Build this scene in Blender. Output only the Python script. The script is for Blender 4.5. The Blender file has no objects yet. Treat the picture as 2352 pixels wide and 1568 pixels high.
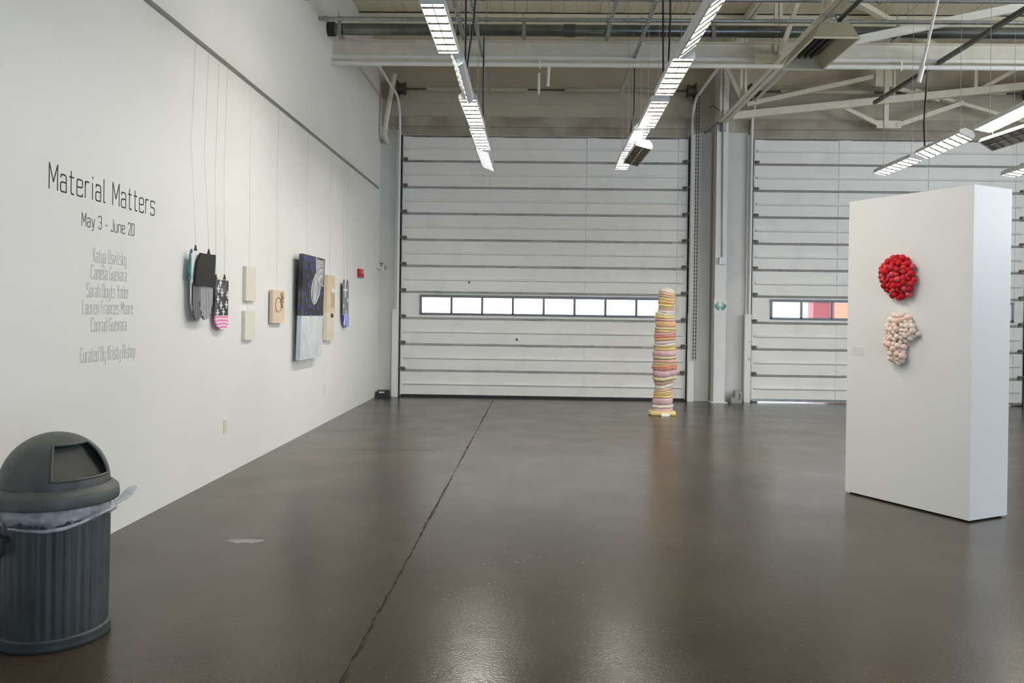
import bpy, math, random
from mathutils import Vector, Matrix, Euler
random.seed(7)
R = math.radians
scene = bpy.context.scene
COL = scene.collection
PI = math.pi

# ------------------------------------------------------------------ camera
F_PX, W_PX, H_PX = 1885.0, 2352.0, 1568.0
cam_d = bpy.data.cameras.new('camera')
cam_d.sensor_width = 36.0
cam_d.lens = 36.0 * F_PX / W_PX
cam_d.clip_start, cam_d.clip_end = 0.05, 300
cam_d.shift_x = -10.48 / W_PX
cam_d.shift_y = -55.68 / W_PX
cam = bpy.data.objects.new('camera', cam_d)
COL.objects.link(cam)
yaw, pitch, roll = 0.02146, 0.00358, 0.01394
fw = Vector((-math.sin(yaw)*math.cos(pitch), math.cos(yaw)*math.cos(pitch), -math.sin(pitch)))
rt = Vector((math.cos(yaw), math.sin(yaw), 0.0))
up = rt.cross(fw)
r2 = rt*math.cos(roll) + up*math.sin(roll)
u2 = up*math.cos(roll) - rt*math.sin(roll)
cam.matrix_world = Matrix(((r2.x, u2.x, -fw.x, 0.0), (r2.y, u2.y, -fw.y, 0.0), (r2.z, u2.z, -fw.z, 1.6), (0, 0, 0, 1)))
scene.camera = cam

# ------------------------------------------------------------------ world, daylight, exposure
world = bpy.data.worlds.new('World'); scene.world = world
world.use_nodes = True
bg = world.node_tree.nodes['Background']
bg.inputs[0].default_value = (0.93, 0.96, 1.0, 1)
bg.inputs[1].default_value = 1.6
scene.view_settings.view_transform = 'Standard'
scene.view_settings.look = 'None'
scene.view_settings.exposure = 1.0
scene.view_settings.gamma = 1.0
scene.view_settings.use_curve_mapping = False

def daylight(name, loc, rot, sx, sy, power, color):
    d = bpy.data.lights.new(name, 'AREA'); d.shape = 'RECTANGLE'
    d.size, d.size_y, d.energy, d.color = sx, sy, power, color
    o = bpy.data.objects.new(name, d); COL.objects.link(o)
    o.location, o.rotation_euler = loc, rot
    return o
SKY = (0.34, 0.62, 1.0)
# daylight entering by the open dock door behind the camera; unseen side lights added as fill
daylight('dock_door_daylight', (6.2, -5.25, 1.45), (R(90), 0, 0), 5.0, 2.7, 115, SKY)
for i, yy in enumerate((5.2, 9.3)):
    daylight('side_fill_light' + ('' if not i else '.00%d' % i), (12.35, yy, 4.0), (0, R(90), 0), 2.4, 3.4, 185, (0.90, 0.95, 1.0))
FIX_W = 14.2           # watts of each lit fluorescent fixture
TUBE_COL = (1.0, 0.955, 0.87)

# ------------------------------------------------------------------ materials
def mat(name, col, rough=0.6, metal=0.0, var=0.0, scale=4.0, bump=0.0, bscale=60.0, col2=None, thresh=(0.4, 0.7), spec=0.5):
    m = bpy.data.materials.new(name); m.use_nodes = True
    nt = m.node_tree; b = nt.nodes['Principled BSDF']
    b.inputs['Base Color'].default_value = (*col, 1)
    b.inputs['Roughness'].default_value = rough
    b.inputs['Metallic'].default_value = metal
    b.inputs['Specular IOR Level'].default_value = spec
    if var or col2 or bump:
        tc = nt.nodes.new('ShaderNodeTexCoord')
    if var or col2:
        n = nt.nodes.new('ShaderNodeTexNoise'); n.inputs['Scale'].default_value = scale
        n.inputs['Detail'].default_value = 6
        nt.links.new(tc.outputs['Object'], n.inputs['Vector'])
        rp = nt.nodes.new('ShaderNodeValToRGB')
        rp.color_ramp.elements[0].position, rp.color_ramp.elements[1].position = thresh
        c2 = col2 if col2 else tuple(c*(1-var) for c in col)
        rp.color_ramp.elements[0].color = (*col, 1)
        rp.color_ramp.elements[1].color = (*c2, 1)
        nt.links.new(n.outputs['Fac'], rp.inputs['Fac'])
        nt.links.new(rp.outputs['Color'], b.inputs['Base Color'])
    if bump:
        n2 = nt.nodes.new('ShaderNodeTexNoise'); n2.inputs['Scale'].default_value = bscale
        n2.inputs['Detail'].default_value = 4
        nt.links.new(tc.outputs['Object'], n2.inputs['Vector'])
        bp = nt.nodes.new('ShaderNodeBump'); bp.inputs['Strength'].default_value = bump
        bp.inputs['Distance'].default_value = 0.01
        nt.links.new(n2.outputs['Fac'], bp.inputs['Height'])
        nt.links.new(bp.outputs['Normal'], b.inputs['Normal'])
    return m

def emit(name, col, s):
    m = bpy.data.materials.new(name); m.use_nodes = True
    b = m.node_tree.nodes['Principled BSDF']
    b.inputs['Base Color'].default_value = (0.9, 0.9, 0.9, 1)
    b.inputs['Emission Color'].default_value = (*col, 1)
    b.inputs['Emission Strength'].default_value = s
    return m

def stripes(name, c1, c2, axis='Z', scale=30.0, dist=3.0, c3=None):
    m = bpy.data.materials.new(name); m.use_nodes = True
    nt = m.node_tree; b = nt.nodes['Principled BSDF']; b.inputs['Roughness'].default_value = 0.7
    tc = nt.nodes.new('ShaderNodeTexCoord')
    w = nt.nodes.new('ShaderNodeTexWave'); w.wave_type = 'BANDS'; w.bands_direction = axis
    w.inputs['Scale'].default_value = scale; w.inputs['Distortion'].default_value = dist
    w.inputs['Detail'].default_value = 2; w.inputs['Detail Scale'].default_value = 0.6
    nt.links.new(tc.outputs['Object'], w.inputs['Vector'])
    rp = nt.nodes.new('ShaderNodeValToRGB')
    rp.color_ramp.elements[0].position, rp.color_ramp.elements[1].position = 0.42, 0.58
    rp.color_ramp.elements[0].color = (*c1, 1); rp.color_ramp.elements[1].color = (*c2, 1)
    nt.links.new(w.outputs['Fac'], rp.inputs['Fac'])
    nt.links.new(rp.outputs['Color'], b.inputs['Base Color'])
    return m

M = {}
M['wall'] = mat('white wall paint', (0.83, 0.82, 0.785), 0.55, var=0.03, scale=0.8, bump=0.03, bscale=90)
M['wall_strip'] = mat('daylit pale grey wall paint', (0.68, 0.68, 0.66), 0.6, var=0.10, scale=1.5, bump=0.05)  # lighter copy for the lower back wall, daylight put into the colour
M['wall_back'] = mat('warm-lit sheeting paint', (0.54, 0.49, 0.385), 0.6, var=0.14, scale=1.5, bump=0.05)  # warm tone of lamps and floor bounce mixed into this colour
M['panel_white'] = mat('white partition paint', (0.82, 0.82, 0.80), 0.45, bump=0.02, bscale=120)
M['deck'] = mat('cream deck board', (0.86, 0.80, 0.63), 0.7, var=0.08, scale=2.0)
M['steel'] = mat('white painted steel', (0.80, 0.755, 0.635), 0.45, var=0.10, scale=5)
M['steel_br'] = mat('bright white painted pipe', (0.85, 0.83, 0.79), 0.35, var=0.05, scale=5)
M['door'] = mat('off white door paint', (0.87, 0.86, 0.835), 0.42, var=0.10, scale=2.2, thresh=(0.5, 0.85))
M['strut'] = mat('door strut paint', (0.82, 0.81, 0.77), 0.35, var=0.1, scale=6)
M['guard'] = mat('white guard paint', (0.82, 0.82, 0.80), 0.4, col2=(0.45, 0.40, 0.34), scale=9, thresh=(0.66, 0.72))
M['guard_p'] = mat('white column paint', (0.80, 0.80, 0.79), 0.45, var=0.06, scale=4)
M['header'] = mat('grimy header', (0.42, 0.38, 0.31), 0.7, col2=(0.25, 0.205, 0.155), scale=2.2, thresh=(0.35, 0.75))
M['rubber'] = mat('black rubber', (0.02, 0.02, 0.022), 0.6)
M['hinge'] = mat('dirty hinge steel', (0.13, 0.115, 0.09), 0.5, metal=0.6, var=0.4, scale=40)
M['hinge2'] = mat('worn hinge steel', (0.22, 0.20, 0.165), 0.5, metal=0.4, var=0.5, scale=40)
M['galv'] = mat('galvanised steel', (0.42, 0.43, 0.41), 0.32, metal=0.85, var=0.25, scale=14)
M['pipe_dark'] = mat('dark steel pipe', (0.20, 0.205, 0.20), 0.28, metal=0.9, var=0.3, scale=6)
M['conduit'] = mat('grey conduit', (0.36, 0.37, 0.36), 0.35, metal=0.7)
M['black'] = mat('black cable', (0.015, 0.015, 0.015), 0.5)
M['dark_strut'] = mat('dark channel', (0.10, 0.10, 0.095), 0.4, metal=0.5)
M['wire'] = mat('steel wire', (0.40, 0.39, 0.37), 0.4, metal=0.3)
M['frame'] = mat('grey steel window frame', (0.20, 0.21, 0.23), 0.4, metal=0.4)
M['fix'] = mat('white fixture enamel', (0.74, 0.745, 0.76), 0.35)
M['louver'] = mat('polished louver', (0.62, 0.62, 0.60), 0.22, metal=0.9)
M['tube'] = emit('lit fluorescent tube', (1.0, 0.97, 0.90), 7.0)
M['tube_off'] = mat('unlit fluorescent tube', (0.85, 0.85, 0.82), 0.2)
M['heater'] = mat('tan heater enamel', (0.42, 0.385, 0.27), 0.4, var=0.08, scale=8)
M['heater_edge'] = mat('pale heater lip', (0.70, 0.67, 0.50), 0.35)
M['heater_in'] = mat('heater burner black', (0.025, 0.024, 0.022), 0.6)
M['rail'] = mat('hanging rail metal', (0.30, 0.30, 0.28), 0.4, metal=0.4)
M['plastic_can'] = mat('grey can plastic', (0.060, 0.068, 0.071), 0.42, var=0.28, scale=7, bump=0.06, bscale=120)
M['lid'] = mat('weathered lid plastic', (0.066, 0.071, 0.070), 0.48, col2=(0.12, 0.124, 0.112), scale=5, bump=0.08, bscale=150)
M['flap'] = mat('dark lid flap', (0.035, 0.034, 0.031), 0.4, var=0.3, scale=9)
M['ink'] = mat('black vinyl', (0.02, 0.02, 0.022), 0.6)
M['ink2'] = mat('charcoal vinyl', (0.07, 0.07, 0.075), 0.6)
M['ink3'] = mat('silver grey vinyl', (0.42, 0.42, 0.42), 0.5)
M['cream'] = mat('cream panel', (0.78, 0.725, 0.62), 0.7, var=0.04, scale=10)
M['cream2'] = mat('pale cream panel', (0.78, 0.755, 0.66), 0.7, var=0.04, scale=10)
M['tan'] = mat('pinkish tan panel', (0.78, 0.62, 0.47), 0.65, var=0.05, scale=12)
M['ply'] = mat('plywood', (0.74, 0.58, 0.40), 0.6, var=0.10, scale=7)
M['ply2'] = mat('pale primed wood', (0.76, 0.66, 0.52), 0.6, var=0.06, scale=7)
M['gold'] = mat('gold thread', (0.36, 0.30, 0.06), 0.35, metal=0.3)
M['green'] = mat('olive thread', (0.16, 0.16, 0.03), 0.5)
M['blackart'] = mat('black paint', (0.022, 0.022, 0.022), 0.75, var=0.3, scale=12)
M['charcoal'] = mat('charcoal canvas paint', (0.018, 0.018, 0.022), 0.6, col2=(0.13, 0.13, 0.145), scale=2.6, thresh=(0.45, 0.75))
M['charcoal2'] = mat('washed charcoal paint', (0.035, 0.036, 0.04), 0.7, col2=(0.22, 0.23, 0.24), scale=9, thresh=(0.42, 0.72))
M['grey_paint'] = mat('slate grey paint', (0.25, 0.265, 0.275), 0.7, var=0.2, scale=14)
M['whitepaint'] = mat('white paint', (0.80, 0.80, 0.80), 0.6)
M['chalk'] = mat('brushed white paint', (0.68, 0.70, 0.71), 0.7, col2=(0.54, 0.57, 0.60), scale=5)
M['paleblue'] = mat('pale blue edge paint', (0.52, 0.62, 0.72), 0.7)
M['leaf'] = mat('grey wash', (0.33, 0.33, 0.35), 0.7, var=0.3, scale=22)
M['blue'] = mat('ultramarine paint', (0.06, 0.08, 0.62), 0.55)
M['teal'] = mat('teal paint', (0.05, 0.30, 0.34), 0.6, col2=(0.02, 0.03, 0.04), scale=12)
M['redpaint'] = mat('red alarm plastic', (0.50, 0.015, 0.02), 0.35)
M['ivory'] = mat('ivory plastic', (0.78, 0.74, 0.60), 0.4)
M['stripe_bw'] = stripes('black and white stripes', (0.03, 0.03, 0.035), (0.74, 0.74, 0.76), 'Y', 9, 1.6)
M['stripe_gr'] = stripes('grey ink stripes', (0.05, 0.05, 0.05), (0.26, 0.26, 0.26), 'Y', 16, 2.5)
M['stripe_pk'] = stripes('pink and white stripes', (0.86, 0.20, 0.46), (0.86, 0.74, 0.80), 'Z', 10, 3.5)
M['stripe_bl'] = stripes('blue and white swirls', (0.05, 0.09, 0.60), (0.80, 0.82, 0.86), 'Y', 2.4, 6.0)
M['paper'] = mat('white paper', (0.82, 0.82, 0.83), 0.6)
M['print'] = mat('pale lavender print', (0.60, 0.58, 0.66), 0.6)
M['g_light'] = mat('emblem light teal', (0.12, 0.50, 0.40), 0.6)
M['g_mid'] = mat('emblem green', (0.03, 0.32, 0.24), 0.6)
M['g_dark'] = mat('emblem dark green', (0.01, 0.06, 0.05), 0.6)
M['bracket'] = mat('grey beige bracket', (0.36, 0.355, 0.32), 0.5, var=0.1)
M['pavement'] = mat('outdoor concrete', (0.50, 0.49, 0.47), 0.8, var=0.1)
M['trailer'] = mat('red trailer paint', (0.42, 0.07, 0.10), 0.4)
M['trailer2'] = mat('pale orange trailer paint', (0.75, 0.40, 0.28), 0.4)
M['joint'] = mat('floor joint filler', (0.075, 0.062, 0.042), 0.85, col2=(0.018, 0.015, 0.011), scale=5, thresh=(0.42, 0.56))
M['spatter'] = mat('dried pale floor stain', (0.20, 0.20, 0.20), 0.22)

# bag film
m = bpy.data.materials.new('clear bag film'); m.use_nodes = True
nt = m.node_tree; b = nt.nodes['Principled BSDF']
b.inputs['Base Color'].default_value = (0.80, 0.81, 0.86, 1); b.inputs['Roughness'].default_value = 0.28
tr = nt.nodes.new('ShaderNodeBsdfTransparent'); mx = nt.nodes.new('ShaderNodeMixShader')
nz = nt.nodes.new('ShaderNodeTexNoise'); nz.inputs['Scale'].default_value = 9; nz.inputs['Detail'].default_value = 3
tc = nt.nodes.new('ShaderNodeTexCoord'); nt.links.new(tc.outputs['Object'], nz.inputs['Vector'])
mr = nt.nodes.new('ShaderNodeMapRange'); mr.inputs[1].default_value = 0.35; mr.inputs[2].default_value = 0.7
mr.inputs[3].default_value = 0.22; mr.inputs[4].default_value = 0.75
nt.links.new(nz.outputs['Fac'], mr.inputs[0]); nt.links.new(mr.outputs[0], mx.inputs[0])
nt.links.new(tr.outputs[0], mx.inputs[1]); nt.links.new(b.outputs[0], mx.inputs[2])
nt.links.new(mx.outputs[0], nt.nodes['Material Output'].inputs[0])
M['bag'] = m
# window glass: clear with a sheen, slightly dusty
m = bpy.data.materials.new('dusty glass'); m.use_nodes = True
nt = m.node_tree; b = nt.nodes['Principled BSDF']
b.inputs['Base Color'].default_value = (0.9, 0.92, 0.94, 1); b.inputs['Roughness'].default_value = 0.15
tr = nt.nodes.new('ShaderNodeBsdfTransparent'); mx = nt.nodes.new('ShaderNodeMixShader')
mx.inputs[0].default_value = 0.10
nt.links.new(tr.outputs[0], mx.inputs[1]); nt.links.new(b.outputs[0], mx.inputs[2])
nt.links.new(mx.outputs[0], nt.nodes['Material Output'].inputs[0])
M['glass'] = m

# sealed concrete floor
m = bpy.data.materials.new('sealed brown concrete'); m.use_nodes = True
nt = m.node_tree; b = nt.nodes['Principled BSDF']; L = nt.links.new
tc = nt.nodes.new('ShaderNodeTexCoord')
n1 = nt.nodes.new('ShaderNodeTexNoise'); n1.inputs['Scale'].default_value = 0.9; n1.inputs['Detail'].default_value = 7; n1.inputs['Roughness'].default_value = 0.5
L(tc.outputs['Object'], n1.inputs['Vector'])
rp = nt.nodes.new('ShaderNodeValToRGB')
rp.color_ramp.elements[0].position, rp.color_ramp.elements[1].position = 0.30, 0.72
rp.color_ramp.elements[0].color = (0.042, 0.030, 0.0175, 1); rp.color_ramp.elements[1].color = (0.068, 0.051, 0.032, 1)
L(n1.outputs['Fac'], rp.inputs['Fac'])
n4 = nt.nodes.new('ShaderNodeTexNoise'); n4.inputs['Scale'].default_value = 55; n4.inputs['Detail'].default_value = 2
L(tc.outputs['Object'], n4.inputs['Vector'])
rp4 = nt.nodes.new('ShaderNodeValToRGB')
rp4.color_ramp.elements[0].position, rp4.color_ramp.elements[1].position = 0.70, 0.76
rp4.color_ramp.elements[0].color = (0, 0, 0, 1); rp4.color_ramp.elements[1].color = (0.5, 0.5, 0.5, 1)
L(n4.outputs['Fac'], rp4.inputs['Fac'])
mxc = nt.nodes.new('ShaderNodeMixRGB'); mxc.inputs[2].default_value = (0.32, 0.31, 0.28, 1)
L(rp4.outputs['Color'], mxc.inputs[0]); L(rp.outputs['Color'], mxc.inputs[1]); L(mxc.outputs[0], b.inputs['Base Color'])
n2 = nt.nodes.new('ShaderNodeTexNoise'); n2.inputs['Scale'].default_value = 1.6; n2.inputs['Detail'].default_value = 3
L(tc.outputs['Object'], n2.inputs['Vector'])
mr = nt.nodes.new('ShaderNodeMapRange'); mr.inputs[1].default_value = 0.3; mr.inputs[2].default_value = 0.7
mr.inputs[3].default_value = 0.20; mr.inputs[4].default_value = 0.265
L(n2.outputs['Fac'], mr.inputs[0]); L(mr.outputs[0], b.inputs['Roughness'])
n3 = nt.nodes.new('ShaderNodeTexNoise'); n3.inputs['Scale'].default_value = 70; n3.inputs['Detail'].default_value = 2
L(tc.outputs['Object'], n3.inputs['Vector'])
bp = nt.nodes.new('ShaderNodeBump'); bp.inputs['Strength'].default_value = 0.22; bp.inputs['Distance'].default_value = 0.004
L(n3.outputs['Fac'], bp.inputs['Height'])
n5 = nt.nodes.new('ShaderNodeTexNoise'); n5.inputs['Scale'].default_value = 3.0; n5.inputs['Detail'].default_value = 3
L(tc.outputs['Object'], n5.inputs['Vector'])
bp2 = nt.nodes.new('ShaderNodeBump'); bp2.inputs['Strength'].default_value = 0.10; bp2.inputs['Distance'].default_value = 0.02
L(n5.outputs['Fac'], bp2.inputs['Height']); L(bp.outputs['Normal'], bp2.inputs['Normal'])
L(bp2.outputs['Normal'], b.inputs['Normal'])
b.inputs['Specular IOR Level'].default_value = 0.34
M['floor'] = m

# ------------------------------------------------------------------ mesh helpers
def wloc(o):
    v = Vector((0, 0, 0))
    while o is not None:
        v += Vector(o.location); o = o.parent
    return v

class MB:
    def __init__(s): s.v, s.f, s.sm = [], [], []
    def add(s, vs, fs, smooth=False):
        n = len(s.v); s.v += [tuple(v) for v in vs]
        for f in fs: s.f.append(tuple(i+n for i in f)); s.sm.append(smooth)
        return s
    def box(s, x0, x1, y0, y1, z0, z1):
        if x0 > x1: x0, x1 = x1, x0
        if y0 > y1: y0, y1 = y1, y0
        if z0 > z1: z0, z1 = z1, z0
        return s.add([(x0,y0,z0),(x1,y0,z0),(x1,y1,z0),(x0,y1,z0),(x0,y0,z1),(x1,y0,z1),(x1,y1,z1),(x0,y1,z1)],
                     [(3,2,1,0),(4,5,6,7),(0,1,5,4),(1,2,6,5),(2,3,7,6),(3,0,4,7)])
    def sweep(s, prof, p0, p1, upv=(0,0,1), smooth=False):
        """closed 2-D profile (side, up) swept from p0 to p1"""
        p0, p1 = Vector(p0), Vector(p1); d = (p1-p0).normalized(); u = Vector(upv)
        if abs(d.dot(u)) > 0.97: u = Vector((1,0,0))
        sd = d.cross(u).normalized(); u = sd.cross(d).normalized(); n = len(prof)
        vs = [p0+sd*a+u*b_ for a, b_ in prof] + [p1+sd*a+u*b_ for a, b_ in prof]
        fs = [(i, (i+1) % n, n+(i+1) % n, n+i) for i in range(n)]
        k = len(s.v); s.add(vs, fs, smooth)
        s.add(vs, [tuple(range(n-1,-1,-1)), tuple(range(n,2*n))])
        return s
    def bar(s, p0, p1, w, h, upv=(0,0,1)):
        a, b_ = w/2, h/2
        return s.sweep([(-a,-b_),(a,-b_),(a,b_),(-a,b_)], p0, p1, upv)
    def cyl(s, p0, p1, r, n=12, r2=None):
        p0, p1 = Vector(p0), Vector(p1); d = (p1-p0).normalized()
        u = Vector((0,0,1)) if abs(d.z) < 0.9 else Vector((1,0,0))
        a = d.cross(u).normalized(); b_ = a.cross(d); rr = r if r2 is None else r2
        A = [p0+(a*math.cos(2*PI*i/n)+b_*math.sin(2*PI*i/n))*r for i in range(n)]
        B = [p1+(a*math.cos(2*PI*i/n)+b_*math.sin(2*PI*i/n))*rr for i in range(n)]
        s.add(A+B, [(i,(i+1)%n,n+(i+1)%n,n+i) for i in range(n)], True)
        s.add(A+B, [tuple(range(n-1,-1,-1)), tuple(range(n,2*n))])
        return s
    def tube(s, pts, r, n=8, closed=False):
        pts = [Vector(p) for p in pts]; m_ = len(pts); rings = []; prev = None
        for i in range(m_):
            if closed: d = pts[(i+1) % m_]-pts[i-1]
            else: d = pts[min(i+1, m_-1)]-pts[max(i-1, 0)]
            d.normalize()
            if prev is None:
                u = Vector((0,0,1)) if abs(d.z) < 0.9 else Vector((1,0,0)); a = d.cross(u).normalized()
            else:
                a = (prev-d*prev.dot(d)).normalized()
            prev = a; b_ = a.cross(d)
            rr = r[i] if isinstance(r, (list, tuple)) else r
            rings.append([pts[i]+(a*math.cos(2*PI*k/n)+b_*math.sin(2*PI*k/n))*rr for k in range(n)])
        vs = [v for ring in rings for v in ring]; fs = []
        for i in range(m_ if closed else m_-1):
            j = (i+1) % m_
            fs += [(i*n+k, i*n+(k+1)%n, j*n+(k+1)%n, j*n+k) for k in range(n)]
        s.add(vs, fs, True)
        if not closed: s.add(vs, [tuple(range(n-1,-1,-1)), tuple(range((m_-1)*n, m_*n))])
        return s
    def lathe(s, prof, c, n=40, fr=None, skip=None):
        """prof: list of (radius, z); fr(theta, z) radius factor; skip(i,k)"""
        cx, cy, cz = c; vs, fs = [], []
        for r, z in prof:
            for k in range(n):
                t = 2*PI*k/n; q = r*(fr(t, z) if fr else 1.0)
                vs.append((cx+q*math.cos(t), cy+q*math.sin(t), cz+z))
        for i in range(len(prof)-1):
            for k in range(n):
                if skip and skip(i, k): continue
                fs.append((i*n+k, i*n+(k+1)%n, (i+1)*n+(k+1)%n, (i+1)*n+k))
        return s.add(vs, fs, True)
    def plate(s, outline, x0, x1, bulge=None):
        """polygon in (y,z) extruded along x"""
        n = len(outline)
        vs = [(x0, y, z) for y, z in outline] + [(x1 + (bulge(y, z) if bulge else 0), y, z) for y, z in outline]
        fs = [(i,(i+1)%n,n+(i+1)%n,n+i) for i in range(n)] + [tuple(range(n-1,-1,-1)), tuple(range(n,2*n))]
        return s.add(vs, fs)
    def ball(s, c, r, nu=10, nv=6):
        cx, cy, cz = c; vs = [(cx,cy,cz+r)]; fs = []
        for i in range(1, nv):
            p = PI*i/nv
            for k in range(nu):
                t = 2*PI*k/nu; vs.append((cx+r*math.sin(p)*math.cos(t), cy+r*math.sin(p)*math.sin(t), cz+r*math.cos(p)))
        vs.append((cx,cy,cz-r)); e = len(vs)-1
        for k in range(nu):
            fs.append((0, 1+k, 1+(k+1)%nu)); fs.append((e, e-nu+(k+1)%nu, e-nu+k))
            for i in range(nv-2):
                a = 1+i*nu; fs.append((a+k, a+nu+k, a+nu+(k+1)%nu, a+(k+1)%nu))
        return s.add(vs, fs, True)
    def mesh(s, name, m_, off=(0,0,0)):
        me = bpy.data.meshes.new(name); o = Vector(off)
        me.from_pydata([tuple(Vector(v)-o) for v in s.v], [], s.f)
        me.polygons.foreach_set('use_smooth', s.sm)
        if m_: me.materials.append(m_)
        me.validate(); me.update()
        return me
    def build(s, name, m_, parent=None, origin=None):
        pw = wloc(parent) if parent is not None else Vector((0,0,0))
        og = Vector(origin) if origin is not None else pw
        o = bpy.data.objects.new(name, s.mesh(name, m_, og))
        COL.objects.link(o)
        o.location = og - pw
        if parent is not None: o.parent = parent
        return o

def tag(o, label=None, cat=None, group=None, kind=None):
    if label: o['label'] = label
    if cat: o['category'] = cat
    if group: o['group'] = group
    if kind: o['kind'] = kind
    return o
def thing(name, loc, label=None, cat=None, group=None, kind=None):
    o = bpy.data.objects.new(name, None); COL.objects.link(o); o.location = loc
    o.empty_display_size = 0.1
    return tag(o, label, cat, group, kind)
def inst(name, me, parent, loc, rot=None, scale=None, m_=None):
    o = bpy.data.objects.new(name, me); COL.objects.link(o); o.parent = parent; o.location = loc
    if rot: o.rotation_euler = rot
    if scale: o.scale = scale
    return o

XL, YB, ZC = -2.987, 15.75, 6.60
XR, YF = 12.0, -5.0

# ------------------------------------------------------------------ floor
fl = MB().box(XL-0.3, XR+0.3, YF-0.3, YB+0.25, -0.20, -0.008).build('floor', M['joint'])
tag(fl, 'dark brown sealed concrete floor with a ragged joint', kind='structure')
def slab(yedges, left, right):
    """left/right: functions y -> x; ragged borders"""
    b_ = MB(); ys = []
    y = yedges[0]
    while y < yedges[1]-1e-6:
        ys.append(y); y += 0.06
    ys.append(yedges[1])
    L_ = [left(y) for y in ys]; R_ = [right(y) for y in ys]
    vs = []
    for (a, c, y) in zip(L_, R_, ys): vs += [(a,y,0),(c,y,0),(a,y,-0.008),(c,y,-0.008)]
    fs = []
    for i in range(len(ys)-1):
        k = i*4; fs += [(k,k+1,k+5,k+4),(k+2,k,k+4,k+6),(k+1,k+3,k+7,k+5)]
    e = (len(ys)-1)*4; fs += [(0,2,3,1),(e,e+1,e+3,e+2)]
    return b_.add(vs, fs)
rj = random.Random(3)
jx = lambda y: -0.812 + (y-3.0)*0.0058
jr = lambda w: (lambda y: jx(y)+w*(0.004+0.011*rj.random()**2+0.004*math.sin(y*2.1)))
# two slabs left of the joint, one wide slab to its right
slab((YF, 9.526), lambda y: XL-0.05, jr(-1)).build('slab', M['floor'], fl)
slab((9.534, YB+0.05), lambda y: XL-0.05, jr(-1)).build('slab', M['floor'], fl)
slab((YF, YB+0.05), jr(1), lambda y: XR+0.1).build('slab', M['floor'], fl)
rs = random.Random(5)
pts = [( -2.0+0.13*math.cos(t)*(1+0.35*rs.uniform(-1,1)), 5.65+0.05*math.sin(t)*(1+0.4*rs.uniform(-1,1))) for t in [2*PI*i/18 for i in range(18)]]
sp = MB().add([(x,y,0.0012) for x,y in pts]+[(x,y,0.0002) for x,y in pts], [tuple(range(18))]+[(i,18+i,18+(i+1)%18,(i+1)%18) for i in range(18)])
sp.build('stain', M['spatter'], fl)

# ------------------------------------------------------------------ walls
tag(MB().box(XL-0.25, XL, YF-0.3, YB+0.25, -0.05, ZC+0.1).build('wall_left', M['wall']), 'tall white gallery wall on the left', kind='structure')
bwm = MB()
bwm.box(XL, -2.40, YB, YB+0.2, 0, ZC); bwm.box(2.72, 4.28, YB, YB+0.2, 0, ZC); bwm.box(9.05, XR+0.25, YB, YB+0.2, 0, ZC)
bwm.box(-2.40, 2.72, YB, YB+0.2, 4.95, ZC); bwm.box(4.28, 9.05, YB, YB+0.2, 4.95, ZC)
wb = tag(bwm.build('wall_back', M['wall_back']), 'grey painted back wall around the overhead doors', kind='structure')
# corrugation ribs and dark seams of the sheeting above the doors
for z_ in (5.62, 6.02):
    MB().box(XL, XR, YB-0.012, YB, z_, z_+0.02).build('sheet_seam', M['wall_back'], wb)
# unseen right wall, two high openings added for the fill lights
rw = MB()
wy = [(3.5, 6.9), (7.6, 11.0)]
rw.box(XR, XR+0.25, YF-0.3, YB+0.2, 0, 2.8); rw.box(XR, XR+0.25, YF-0.3, YB+0.2, 5.2, ZC)
ed = [YF-0.3] + [q for p in wy for q in p] + [YB+0.2]
for i in range(0, len(ed), 2): rw.box(XR, XR+0.25, ed[i], ed[i+1], 2.8, 5.2)
tag(rw.build('wall_right', M['wall']), 'right wall with high openings added for fill light', kind='structure')
for i, (a, c) in enumerate(wy):
    w = thing('window_%d' % (i+1), (XR+0.12, (a+c)/2, 2.8), 'unseen steel window added around a fill light in the right wall', kind='structure')
    fr = MB()
    for q in (a, a+(c-a)/3, a+2*(c-a)/3, c): fr.box(XR+0.08, XR+0.16, q-0.03, q+0.03, 2.8, 5.2)
    for q in (2.8, 4.0, 5.2): fr.box(XR+0.08, XR+0.16, a, c, q-0.03, q+0.03)
    fr.build('window_frame', M['steel'], w)
    for k in range(3):
        for j in range(2):
            y0 = a+(c-a)/3*k; MB().box(XR+0.115, XR+0.125, y0+0.03, y0+(c-a)/3-0.03, 2.83+1.2*j, 3.97+1.2*j).build('pane', M['glass'], w)
# front wall behind the camera with a half-raised dock door
fwl = MB()
fwl.box(XL, 3.7, YF-0.25, YF, 0, ZC); fwl.box(8.7, XR+0.25, YF-0.25, YF, 0, ZC); fwl.box(3.7, 8.7, YF-0.25, YF, 2.8, ZC)
tag(fwl.build('wall_front', M['wall']), 'front wall with a half-raised dock doorway', kind='structure')

# ------------------------------------------------------------------ ceiling: deck boards as pieces
cl = MB().box(XL-0.25, XR+0.25, YF-0.3, YB+0.25, ZC+0.03, ZC+0.15).build('ceiling', M['deck'])
tag(cl, 'cream roof deck of long boards', kind='structure')
bm_ = MB().box(-0.098, 0.098, YF-0.2, YB, 0, 0.032).mesh('board', M['deck'])
nb = int((XR-XL)/0.2)
for i in range(nb):
    inst('board', bm_, cl, (XL+0.1+0.2*i, 0, ZC-random.uniform(0, 0.008)))

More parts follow.
